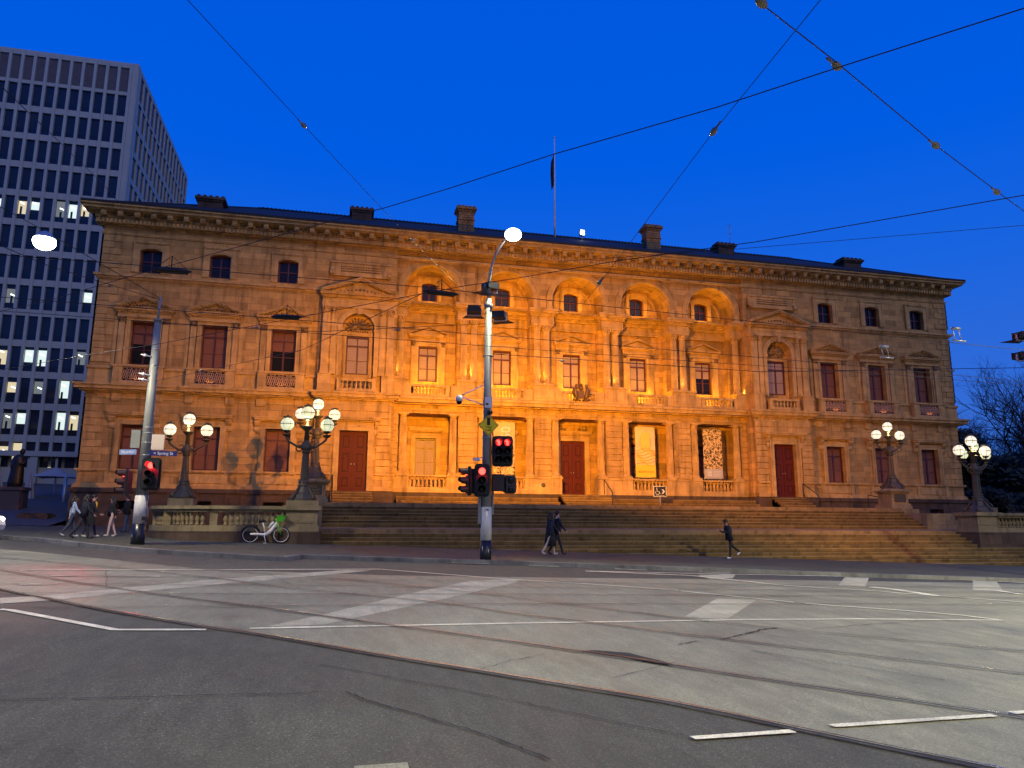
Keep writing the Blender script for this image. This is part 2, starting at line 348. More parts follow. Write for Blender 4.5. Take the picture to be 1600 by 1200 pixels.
tag(b.build('crossing_bands', M['zebra']), kind='structure')
lines = [([(-20.58,-34.98),(-20.43,-35.04),(-18.56,-36.82),(-17.47,-36.79)],.13),([(-16.94,-36.67),(-15.14,-36.38),(-13.18,-36.06),(-8.74,-35.45),(-6.49,-35.26),(-3.33,-35.27)],.11),
 ([(-14.58,-25.92),(-11.38,-28.38),(-9.18,-29.49),(-7.75,-30.48)],.13),([(-7.75,-30.63),(-6.12,-32.73)],.13),([(-5.99,-32.94),(-4.5,-33.87),(-3.61,-34.58),(-3.33,-35.27)],.13),
 ([(-22.69,-28.5),(-19.28,-27.4),(-14.58,-25.92)],.15),([(-8.21,-24.92),(-5.08,-25.81),(-3.66,-28.72)],.2),([(-8.21,-24.92),(-3.01,-24.86),(3.22,-24.69),(7.49,-25.76)],.14),
 ([(-3.66,-28.72),(-1.94,-29.64),(-.72,-30.85)],.14),([(-.94,-28.63),(-.64,-29.28),(-.72,-30.85)],.35),([(-.61,-30.84),(.67,-32.06)],.13),([(2.97,-29.09),(2.77,-30.11)],.3),
 ([(-13.16,-42.01),(-12.23,-41.91)],.085),([(-11.8,-41.8),(-11.12,-41.73),(-9.98,-41.61)],.085),([(-9.73,-41.55),(-8.6,-41.45)],.085),([(-12.1,-22.75),(-10.81,-22.8)],.11),
 ([(-9.56,-23.03),(-8.55,-23.2)],.11),([(-6.79,-23.75),(-5.73,-23.93)],.11),([(-4.05,-24.3),(-3.01,-24.5)],.11),
 ([(-21.65,-29.73),(-19.58,-29.43)],.1),([(-21.56,-31.6),(-20.99,-31.38)],.1)]
b = MB()
for i, (p, wd) in enumerate(lines): strip(b, sub(p, 5), wd, .012+.0007*i, .10)
tag(b.build('road_markings', M['paint']), kind='structure')
rails = [[(-27.7,-25.53),(-24.6,-28.9),(-21.57,-32.39),(-20.38,-33.69),(-19.04,-35.15),(-17.47,-36.63),(-16.94,-37.04),(-15.28,-38.67),(-14.06,-39.81),(-12.88,-40.93),(-12.18,-41.84),(-11.65,-42.52),(-11.1,-43.2),(-9,-46)],
 [(-25.5,-26),(-23.04,-28.6),(-20.93,-30.86),(-20.28,-31.5),(-18.46,-33.3),(-17.07,-34.48),(-15.58,-35.9),(-14.31,-37.05),(-13.58,-37.75),(-12.62,-38.72),(-12.06,-39.31),(-11.33,-40.1),(-9.77,-41.72),(-8,-43.6)],
 [(-26.5,-22.9),(-24.52,-24.77),(-21.3,-27.17),(-18.66,-29.39),(-16.75,-31.43),(-14.09,-33.51),(-12.93,-34.98),(-11.87,-36.01),(-10.47,-37.49),(-7.84,-39.93),(-5,-42.5)],
 [(-21.5,-25.2),(-18.5,-27.59),(-16.18,-28.85),(-13.47,-31.32),(-11.69,-33.47),(-10.57,-34.83),(-9.02,-36.39),(-6.32,-38.53),(-3,-41.2)],
 [(-24,-29.8),(-20.2,-29.56),(-14.69,-29.21),(-11.55,-29.1),(4.99,-28.07),(30,-26.6)],
 [(-24,-31.7),(-20.01,-31.3),(-16.8,-30.95),(-11.89,-30.6),(2.58,-29.7),(30,-28)],
 [(-24,-33.3),(-18.82,-32.8),(-15.51,-32.4),(-12.2,-32.0),(-5.88,-31.5),(1.48,-31.1),(30,-29.6)],
 [(-24,-34.9),(-18.95,-34.63),(-16.48,-34.3),(-13.85,-33.86),(-12.59,-33.7),(-6.93,-33.2),(-.49,-32.7),(30,-31)]]
def smoothline(p, k=5):
    o = []
    for i in range(len(p)-1):
        a = p[max(i-1, 0)]; b_ = p[i]; c = p[i+1]; d = p[min(i+2, len(p)-1)]
        for j in range(k):
            t = j/k
            o.append(tuple(.5*((2*b_[q])+(-a[q]+c[q])*t+(2*a[q]-5*b_[q]+4*c[q]-d[q])*t*t+(-a[q]+3*b_[q]-3*c[q]+d[q])*t**3) for q in (0, 1)))
    return o+[p[-1]]
def off(p, d):
    o = []
    for i in range(len(p)):
        a = Vector(p[max(i-1, 0)]); c = Vector(p[min(i+1, len(p)-1)]); t = (c-a).normalized(); o.append((p[i][0]-t.y*d, p[i][1]+t.x*d))
    return o
g1 = MB(); g2 = MB()
for i, p in enumerate(rails):
    sp_ = smoothline(p, 4); wd = (.042, .034, .030, .026)[i] if i < 4 else .024
    strip(g1, off(sp_, -.010), wd*1.4, .026+.0006*i, .25); strip(g2, off(sp_, wd*.55), wd*.7, .034+.0006*i)
tag(g1.build('tram_rail_grooves', M['groove']), kind='structure'); tag(g2.build('tram_rails', M['rail']), kind='structure')
cracks = [[(-18.46,-40.46),(-17.9,-40.45),(-17.27,-40.41),(-16.6,-40.38),(-16.06,-40.39),(-15.98,-40.33)],[(-15.73,-40.34),(-15.57,-40.63),(-15.18,-41.14),(-14.87,-41.55),(-14.58,-42.01),(-14.39,-42.37)],
 [(-15.98,-39.11),(-15.11,-39.91),(-14.28,-40.74),(-13.84,-41.24),(-13.44,-41.66),(-13.08,-42.03)],[(-10.42,-37.49),(-9.8,-37.03),(-9.26,-36.59),(-8.84,-36.38)],[(-11.31,-37.9),(-10.9,-37.65)],
 [(-8.28,-36.5),(-6.72,-35.89),(-5.21,-35.52)],[(-14.32,-39.43),(-13.85,-38.93),(-13.38,-38.59)]]
b = MB()
for i, p in enumerate(cracks): strip(b, sub(p, 9, .018), (.014, .02, .012, .035, .02, .014, .008, .008)[i], .016, .6)
fill([(-12.87,-38.39),(-12.65,-38.35),(-12.29,-38.52),(-12.01,-39.2),(-12.11,-39.3),(-12.5,-38.7)][::-1], .018, b)
for k_ in range(9):
    x = -21+k_*3.6; strip(b, sub([(x, -28.2), (x+.9, -31.5)], 5, .02), .012, .016, .5)
for a, c in (((-17,-33.5),(-15.4,-36)),((-12,-32.5),(-9.4,-36.3)),((-7.5,-30.8),(-4.5,-35.5)),((-2,-30.8),(1,-34)),((-19,-30.6),(-8,-30.0)),((-13,-39.9),(-11.9,-39.1)),((-10.5,-38.4),(-9.2,-40.2))): strip(b, sub([a, c], 8, .015), .011, .0165, .5)
tag(b.build('road_cracks', M['crack']), kind='structure')
kerb = [(-90,2),(-60,-6),(-40,-12.5),(-31.66,-14.63),(-28.5,-14.7),(-26.58,-16.18),(-24.27,-18.88),(-22.03,-21.07),(-21.04,-21.7),(-19.59,-22.44),(-18.19,-23.16),(-17.31,-23.5),(-16.88,-22.3),(-14.28,-22.6),(-10.89,-22.75),(-5.83,-23.57),(.38,-24.6),(7.49,-25.52),(20,-26.4),(60,-26)]
b = MB(); k = MB()
for a, c in zip(kerb, kerb[1:]):
    b.add([(a[0], a[1], G(*a)), (c[0], c[1], G(*c)), (c[0], 40, G(c[0], 40)), (a[0], 40, G(a[0], 40))], [(0,1,2,3)])
ki = off(kerb, .32)
for i in range(len(kerb)-1):
    a, c, d, f = kerb[i], kerb[i+1], ki[i+1], ki[i]
    k.add([(a[0],a[1],RD(*a)-.3),(c[0],c[1],RD(*c)-.3),(c[0],c[1],G(*c)+.006),(a[0],a[1],G(*a)+.006),(d[0],d[1],G(*d)+.006),(f[0],f[1],G(*f)+.006)], [(0,1,2,3),(3,2,4,5)])
tag(b.build('pavement', M['pave']), kind='structure'); tag(k.build('kerb', M['kerb']), kind='structure')
# pavement joints and the dropped-kerb corner
b = MB()
for x in [-15+3.1*i for i in range(12)]:
    b.add([(x-.012,-16.4-.05*(x+16),0),(x+.012,-16.4-.05*(x+16),0),(x+.6,-22.2,0),(x+.576,-22.2,0)], [(0,3,2,1)])
b.v = [(x, y, G(x, y)+.005) for x, y, z in b.v]
tag(b.build('pavement_joints', M['crack']), kind='structure')
# plaza rising behind the left corner
b = MB()
P = lambda x, y: G(x, y)+.02+max(0, (y+3))*.092
for i in range(12):
    y0 = -3+6*i; y1 = y0+6
    b.add([(-140,y0,P(-140,y0)),(-30.7,y0,P(-30.7,y0)),(-30.7,y1,P(-30.7,y1)),(-140,y1,P(-140,y1))], [(0,1,2,3)])
tag(b.build('plaza', M['plaza']), kind='structure')
# grass beyond the right wing
b = MB(); b.add([(31,-8,G(31,-8)+.02),(160,-8,G(160,-8)+.02),(160,120,-1.5),(31,120,-1.5)], [(0,1,2,3)])
tag(b.build('lawn', M['leaf']), kind='structure')
# ------------------------------------------------------------------ the grand steps
ST = MB()
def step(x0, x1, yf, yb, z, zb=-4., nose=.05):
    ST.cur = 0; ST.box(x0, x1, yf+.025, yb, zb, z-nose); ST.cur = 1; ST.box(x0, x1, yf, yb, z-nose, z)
for k_ in range(1, 12):
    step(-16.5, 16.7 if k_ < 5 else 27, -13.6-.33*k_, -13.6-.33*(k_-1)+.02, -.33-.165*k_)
ST.cur = 2; ST.xprism([(-13.6,-4),(-11.58,-4),(-11.58,-.26),(-13.6,-.33)], -16.5, 20.5)
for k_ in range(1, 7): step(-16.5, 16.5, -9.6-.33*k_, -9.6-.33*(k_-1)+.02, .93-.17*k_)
ST.cur = 2; ST.box(-16.6, 16.6, -9.6, -.25, -4, .93)
# low terrace and flights up to the doors
ST.cur = 0
for (x0, x1) in ((-12.3, -1.9), (1.9, 12.3)):
    step(x0, x1, -1.5, -.25, 1.28, .93); step(x0, x1, -1.0, -.25, 1.55, .93)
for xc, hw in ((-15.0, 1.25), (0, 1.7), (15.0, 1.25)):
    for i in range(5): step(xc-hw, xc+hw, -2.35+.33*i, -.3, 1.10+.17*i, .93)
tag(ST.build('grand_steps', [M['steps'], M['nosing'], M['landing']]), kind='structure')
# stepped cheek blocks beside the upper flight
b = MB()
for s in (-1, 1):
    b.box(s*16.5, s*18.4, -11.6, -7.0, -3, .62); b.box(s*18.4, s*20.6, -11.3, -7.2, -3, .28); b.box(s*16.6, s*18.0, -9.4, -7.4, .62, .90)
tag(b.build('cheek_blocks', M['pedestal']), kind='structure')
# ------------------------------------------------------------------ the sandstone building
B = thing('sandstone_building', 'long three-storey sandstone building floodlit orange behind the grand steps', 'building', (0, 0, 0))
WX = (27.69, 23.66, 19.56); PX = 15.0; CXS = (-10.25, -5.07, 0, 5.07, 10.25)
wl = MB()
# wings: ground + first floor + attic, openings cut through
holes = []
for s in (-1, 1):
    h = []
    for x in WX: h += [(s*x-.75, s*x+.75, 2.95, 5.57), (s*x-.75, s*x+.75, 9.2, 11.88), (s*x-.63, s*x+.63, 14.95, 16.5)]
    wall(wl, min(s*30.5, s*17.25), max(s*30.5, s*17.25), 1.85, 17.9, 0, .6, h)
    wall(wl, min(s*17.25, s*12.65), max(s*17.25, s*12.65), 14.4, 17.9, 0, .6)
    # pavilion, standing forward
    x0, x1 = s*PX-2.25, s*PX+2.25
    wall(wl, x0, x1, 1.85, 7.95, -.6, 0, [(s*PX-.87, s*PX+.87, 1.85, 5.55)])
    wall(wl, x0, x1, 7.95, 12.1, -.6, 0, [(s*PX-1.0, s*PX+1.0, 7.95, 12.1)])
    archwall(wl, x0, x1, 12.1, 14.0, s*PX, 12.1, 1.0, -.6, 0)
    wall(wl, x0-.2, x0, 1.85, 14.4, -.3, 0); wall(wl, x1, x1+.2, 1.85, 14.4, -.3, 0)
    wl.box(*sorted((s*12.65, s*13.0)), .61, 2.4, 1.0, 17.9); wl.box(*sorted((s*12.65, s*13.0)), .01, .6, 1.0, 14.39)
# side and back walls
wl.box(-30.5, -29.9, .6, 17, -2, 17.9); wl.box(29.9, 30.5, .6, 17, -2, 17.9); wl.box(-30.5, 30.5, 16.4, 17, -2, 17.9)
# central block: attic wall with five arches, first-floor back wall, loggia piers
edges = [-12.65, -7.66, -2.535, 2.535, 7.66, 12.65]
for i, x in enumerate(CXS): archwall(wl, edges[i], edges[i+1], 14.5, 17.9, x, 15.2, 1.86, .4, 1.9, 32)
h = []
for x in CXS: h += [(x-.65, x+.65, 9.35, 11.8), (x-.55, x+.55, 15.0, 16.35)]
wall(wl, -12.65, 12.65, 7.95, 17.9, 1.9, 2.4, h)
h = [(x-.7, x+.7, 3.0, 5.5) for x in CXS if x] + [(-.88, .88, 1.85, 5.6)]
wall(wl, -12.65, 12.65, 1.0, 7.95, 1.9, 2.4, h)
h = [(x-1.95, x+1.95, 2.95, 6.95) for x in CXS if x] + [(x-1.18, x+1.18, 2.2, 2.86) for x in CXS if x] + [(-1.95, 1.95, 1.85, 6.95)]
wall(wl, -12.65, 12.65, 1.85, 7.95, .4, .9, h)
wl.box(-12.65, 12.65, .9, 1.9, 6.95, 7.9)                        # loggia ceiling slab
for x in edges[1:-1]: wl.box(x-.55, x+.55, .9, 1.9, 1.85, 6.95)   # cross walls of the loggia
for x in CXS:
    if x: wl.box(x-1.95, x+1.95, .9, 1.9, 1.85, 2.18)
wl.box(-12.65, 12.65, -.3, 1.9, 7.9, 8.0)                         # balcony floor
for x in CXS: wl.box(x-1.86, x+1.86, .55, 1.9, 14.42, 14.5)       # lunette ledge
# responds behind the column pairs
for x in edges: wl.box(max(x-.72, -12.65), min(x+.72, 12.65), 1.15, 1.9, 8.0, 13.5)
wl.build('wall', M['sand'], B)
# ---- rusticated courses
def rusticate(x0, x1, z0, z1, y, holes=(), ch=.41, d=.07):
    ru = MB()
    n_ = max(1, round((z1-z0)/ch)); h_ = (z1-z0)/n_
    for i in range(n_):
        a, c = z0+i*h_+.03, z0+(i+1)*h_-.03
        seg = [(x0, x1)]
        for hx0, hx1, hz0, hz1 in holes:
            if c > hz0 and a < hz1:
                ns = []
                for p, q in seg:
                    if hx1 <= p or hx0 >= q: ns.append((p, q)); continue
                    if hx0 > p: ns.append((p, hx0))
                    if hx1 < q: ns.append((hx1, q))
                seg = ns
        for p, q in seg:
            # break long courses with vertical joints
            m_ = max(1, round((q-p)/1.5)); st = (q-p)/m_
            for j in range(m_):
                l, r_ = p+j*st+(.0 if j == 0 else .012), p+(j+1)*st-(0 if j == m_-1 else .012)
                ru.box(l, r_, y-d, y+.01, a, c)
    ru.build('rusticated_courses', M['rust'], B)
for i in range(4): rusticate(edges[i+1]-.58, edges[i+1]+.58, 3.0, 6.95, .4)
for s in (-1, 1):
    rusticate(*sorted((s*12.65, s*12.25)), 3.0, 6.95, .4)
    rusticate(s*PX-2.25, s*PX+2.25, 2.95, 7.2, -.6, [(s*PX-1.38, s*PX+1.38, 1.8, 6.35)])
    # quoins up the outer corners
    ru = MB()
    z = 2.95; i = 0
    while z < 17.1:
        if not (6.9 < z < 9.0) and not (14.2 < z < 14.8):
            w_ = 1.15 if i % 2 else .75; ru.box(*sorted((s*30.55, s*(30.55-w_))), -.05, .01, z+.02, z+.40); ru.box(*sorted((s*30.55, s*30.45)), -.05, w_*.8, z+.02, z+.40)
        z += .42; i += 1
        if abs(z-6.96) < .22 or abs(z-14.4) < .22: ru.build('quoins', M['rust'], B) if ru.v else None; ru = MB()
    if ru.v: ru.build('quoins', M['rust'], B)
# ---- plinth
pl = MB()
for s in (-1, 1):
    h = [(s*x-.6, s*x+.6, .62, 1.12) for x in WX]
    wall(pl, *sorted((s*30.7, s*17.45)), -3, 1.25, -.24, .55, h)
    pl.box(*sorted((s*30.66, s*17.45)), -.2, .5, 1.25, 1.6); pl.box(*sorted((s*30.76, s*17.45)), -.3, .5, 1.6, 1.85)
    pl.box(*sorted((s*30.7, s*29.9)), .5, 17.1, -3, 1.85)
    pl.box(*sorted((s*17.45, s*12.5)), -.66, .3, .9, 1.85)
pl.box(-12.5, 12.5, .3, .9, .9, 1.85)
pl.build('plinth', M['plinth'], B)
for s in (-1, 1):
    for x in WX:
        gr = MB()
        for j in range(9): gr.box(s*x-.55+.135*j, s*x-.53+.135*j, -.16, -.14, .62, 1.12)
        gr.tube([(s*x-.6, -.15, .87), (s*x+.6, -.15, .87)], .012, 4); gr.build('basement_grille', M['iron'], B)
# ---- mouldings (stacked courses)
tr = MB()
def course(x0, x1, y, lst, ex=True):
    for z0, z1, p in lst:
        q = p if ex else 0
        tr.box(x0-q, x1+q, y-p, y+.05, z0, z1)
course(-30.5, -17.25, 0, [(1.85,2.02,.16),(2.02,2.12,.10),(2.78,2.84,.06),(2.84,2.95,.13)])
course(17.25, 30.5, 0, [(1.85,2.02,.16),(2.02,2.12,.10),(2.78,2.84,.06),(2.84,2.95,.13)])
for s in (-1, 1):
    for a, c in ((s*PX-2.25, s*PX-.87-.45), (s*PX+.87+.45, s*PX+2.25)): course(a, c, -.6, [(1.85,2.05,.14),(2.05,2.12,.08),(2.80,2.95,.12)], False)
    # belt cornice round wing and pavilion
    course(*sorted((s*30.5, s*17.25)), 0, [(7.1,7.18,.05),(7.42,7.50,.12),(7.50,7.60,.30),(7.60,7.80,.52),(7.80,7.93,.62)])
    course(s*PX-2.25, s*PX+2.25, -.6, [(7.18,7.26,.06),(7.45,7.55,.15),(7.55,7.62,.3),(7.62,7.82,.42),(7.82,7.95,.52)])
    # parapet band above
    tr.box(*sorted((s*30.52, s*17.25)), -.22, .02, 7.93, 8.12); tr.box(*sorted((s*30.52, s*17.25)), -.10, .02, 8.12, 8.86); tr.box(*sorted((s*30.6, s*17.25)), -.20, .02, 8.86, 9.02)
    # string course of the attic
    course(*sorted((s*30.5, s*17.25)), 0, [(14.40,14.46,.06),(14.46,14.58,.14),(14.58,14.72,.26)])
course(-12.65, 12.65, .4, [(7.12,7.20,.08),(7.20,7.26,.14),(7.5,7.58,.28),(7.58,7.8,.62),(7.8,7.96,.74)], False)
for x in CXS:   # plain band over loggia and little triglyph tablets
    for dx in (-1.6, -.8, 0, .8, 1.6):
        for g_ in (-.15, 0, .15): tr.box(x+dx-.055+g_, x+dx+.055+g_, .355, .41, 7.255, 7.5)
for s in (-1, 1):
    for dx in (-1.8, -.9, 0, .9, 1.8):
        for g_ in (-.15, 0, .15): tr.box(s*PX+dx-.055+g_, s*PX+dx+.055+g_, -.65, -.59, 7.26, 7.45)
# main cornice
course(-30.5, 30.5, 0, [(17.25,17.32,.06),(17.32,17.40,.10),(17.80,17.86,.16),(18.12,18.2,.34),(18.50,18.56,.86),(18.56,18.74,1.0),(18.74,18.88,1.14)])
tr.box(-30.9, 30.9, -.38, .4, 17.86, 18.12); tr.box(-30.95, 30.95, -.42, .4, 18.2, 18.5)
x = -30.7
while x < 30.7: tr.box(x-.07, x+.07, -.50, -.36, 17.87, 18.11); x += .235
x = -30.4
for i in range(65):
    if x > 30.5: break
    tr.box(x-.15, x+.15, -.80, -.41, 18.22, 18.49); tr.box(x-.14, x+.14, -.85, -.80, 18.30, 18.49); x += .94
x = -29.93; tr.cur = 1
while x < 30.4: tr.box(x-.19, x+.19, -.445, -.41, 18.24, 18.46); x += .94       # carved rosettes between the modillions
tr.build('cornice', [M['trim'], M['carve']], B)
# ---- windows
def sash(name_parent, xc, y, z0, z1, hw, blind, transom=True, seg=False):
    f = MB(); f.box(xc-hw, xc-hw+.10, y-.05, y+.08, z0, z1); f.box(xc+hw-.10, xc+hw, y-.05, y+.08, z0, z1)
    f.box(xc-hw+.1, xc+hw-.1, y-.05, y+.08, z0, z0+.10); f.box(xc-hw+.1, xc+hw-.1, y-.05, y+.08, z1-.12, z1)
    zt = z0+(z1-z0)*.74
    if transom: f.box(xc-hw+.1, xc+hw-.1, y-.05, y+.08, zt-.05, zt+.05); f.box(xc-.05, xc+.05, y-.05, y+.08, z0+.1, zt-.05); f.box(xc-.025, xc+.025, y-.03, y+.08, zt+.05, z1-.12); f.box(xc-hw+.1, xc+hw-.1, y-.02, y+.06, z0+(zt-z0)*.48, z0+(zt-z0)*.48+.035)
    else: f.box(xc-.035, xc+.035, y-.05, y+.08, z0+.1, z1-.12); f.box(xc-hw+.1, xc+hw-.1, y-.04, y+.07, (z0+z1)/2-.03, (z0+z1)/2+.03)
    w_ = f.build('window', M['frame'], name_parent)
    g_ = MB(); g_.box(xc-hw+.1, xc+hw-.1, y+.025, y+.035, z0+.1, z1-.12); g_.build('pane', M['glassdim'] if blind < 2 else M['dark'], w_)
    if blind:
        q = MB(); zb = z0+.1 if blind == 1 else z0+(z1-z0)*.5
        nsl = 22
        for i in range(nsl):
            a = zb+(z1-.14-zb)*i/nsl; q.box(xc-hw+.1, xc+hw-.1, y+.010+.004*(i % 2), y+.02, a, a+(z1-.14-zb)/nsl-.006)
        q.build('blind', M['blindpale'] if abs(xc) < 16 else M['blind'], w_)
    return w_
tr2 = MB()
def flush(name='window_surround', parent=None):
    if tr2.v:
        o_ = tr2.build(name, [M['trim'], M['carve']], parent or B); tr2.v = []; tr2.f = []; tr2.sm = []; tr2.mi = []; tr2.cur = 0; return o_
def capc(*a): tr2.cur = 1; capital(tr2, *a); tr2.cur = 0
def surround(xc, y, z0, z1, hw, wd=.26, p=.10, sill=True):
    tr2.box(xc-hw-wd, xc-hw, y-p, y+.02, z0, z1+wd); tr2.box(xc+hw, xc+hw+wd, y-p, y+.02, z0, z1+wd); tr2.box(xc-hw, xc+hw, y-p, y+.02, z1, z1+wd)
    tr2.box(xc-hw-wd-.05, xc-hw-wd+.06, y-p-.04, y+.02, z0, z1+wd+.05); tr2.box(xc+hw+wd-.06, xc+hw+wd+.05, y-p-.04, y+.02, z0, z1+wd+.05)
    tr2.box(xc-hw-wd+.06, xc+hw+wd-.06, y-p-.04, y+.02, z1+wd-.06, z1+wd+.05)
def console(xc, y, z0, z1, w_=.2, p=.32):
    tr2.xprism([(y+.01, z0), (y-.10, z0), (y-.14, z0+.12), (y-.10, z0+(z1-z0)*.45), (y-p*.7, z0+(z1-z0)*.62), (y-p, z1-.1), (y-p, z1), (y+.01, z1)], xc-w_/2, xc+w_/2)
def hood(xc, y, z, hw, p=.38):
    for z0, z1, q in ((z, z+.08, p*.45), (z+.08, z+.20, p*.85), (z+.20, z+.28, p)): tr2.box(xc-hw-q*.35, xc+hw+q*.35, y-q, y+.02, z0, z1)
def pediment(name, xc, y, z, hw, rise, p, th=.16, dent=True, tymp=None):
    b_ = MB()
    for z0, z1, q in ((0, .07, p*.55), (.07, .17, p*.9), (.17, .22, p)): b_.box(xc-hw-q*.3+.05, xc+hw+q*.3-.05, y-q, y+.02, z+z0, z+z1)
    zb = z+.22; L_ = hw+.05
    for s in (-1, 1):
        for t0, t1, q in ((0, th*.55, p*.85), (th*.55, th, p)):
            b_.prism([(xc, zb+rise-th+t0), (xc, zb+rise-th+t1), (xc+s*L_, zb+t1-.02), (xc+s*L_, zb+max(t0-.02, 0))] if s > 0 else [(xc, zb+rise-th+t1), (xc, zb+rise-th+t0), (xc+s*L_, zb+max(t0-.02, 0)), (xc+s*L_, zb+t1-.02)], y-q, y+.02)
    b_.prism([(xc-hw*.93, zb), (xc+hw*.93, zb), (xc, zb+rise-th-.02)], y-p*.25, y+.02)
    if dent:
        k_ = int(hw*2/.16)
        for i in range(k_): X = xc-hw+.08+i*(2*hw-.16)/(k_-1); b_.box(X-.04, X+.04, y-p*.66, y-.02, z-.075, z)
        for s in (-1, 1):
            for i in range(1, k_//2): t = i/(k_/2); X = xc+s*L_*(1-t); Z = zb+(rise-th)*t; b_.box(X-.035, X+.035, y-p*.7, y-.02, Z-.09, Z-.01)
    o_ = b_.build(name, M['trim'], B)
    if tymp: tymp(xc, y-p*.25, zb, hw, rise, o_)
    return o_
def carved(xc, y, zb, hw, rise, par):
    c_ = MB()
    for i in range(13):
        t = (i-6)/6; r_ = .05+.04*(1-abs(t)); c_.sphere((xc+t*hw*.62, y-.01, zb+.08+(1-abs(t))*rise*.22+.03*(i % 2)), r_*1.1, 7, 5)
    c_.build('tympanum_carving', M['carve'], par)
def capital(b_, xc, yc, z0, z1, r_):
    """leafy capital"""
    b_.box(xc-r_*1.3, xc+r_*1.3, yc-r_*1.3, yc+r_*1.1, z1-.05, z1)
    for lvl, rr_ in ((0, 1.0), (.4, 1.12)):
        for i in range(8):
            a = 2*PI*i/8+lvl; b_.sphere((xc+math.cos(a)*r_*rr_, yc+math.sin(a)*r_*rr_, z0+(z1-z0)*(.25+lvl)), r_*.30, 6, 4, 1.2)
    for sx_ in (-1, 1): b_.sphere((xc+sx_*r_*1.15, yc-r_*1.0, z1-.10), r_*.3, 6, 5)
    b_.lathe([(r_, z0), (r_*1.05, z0+.05), (r_*.9, z0+.1), (r_*1.15, z1-.05)], (xc, yc, 0), 12)
def segtop(xc, y, z1, hw, rise=.14):
    """stone lintel pieces turning a square head into a shallow arch"""
    n_ = 10; pts = [(xc-hw+2*hw*i/n_, z1-rise*((2*i/n_-1)**2)) for i in range(n_+1)]
    for a, c in zip(pts, pts[1:]): tr2.prism([(a[0], a[1]), (c[0], c[1]), (c[0], z1+.01), (a[0], z1+.01)], y-.05, y+.2)
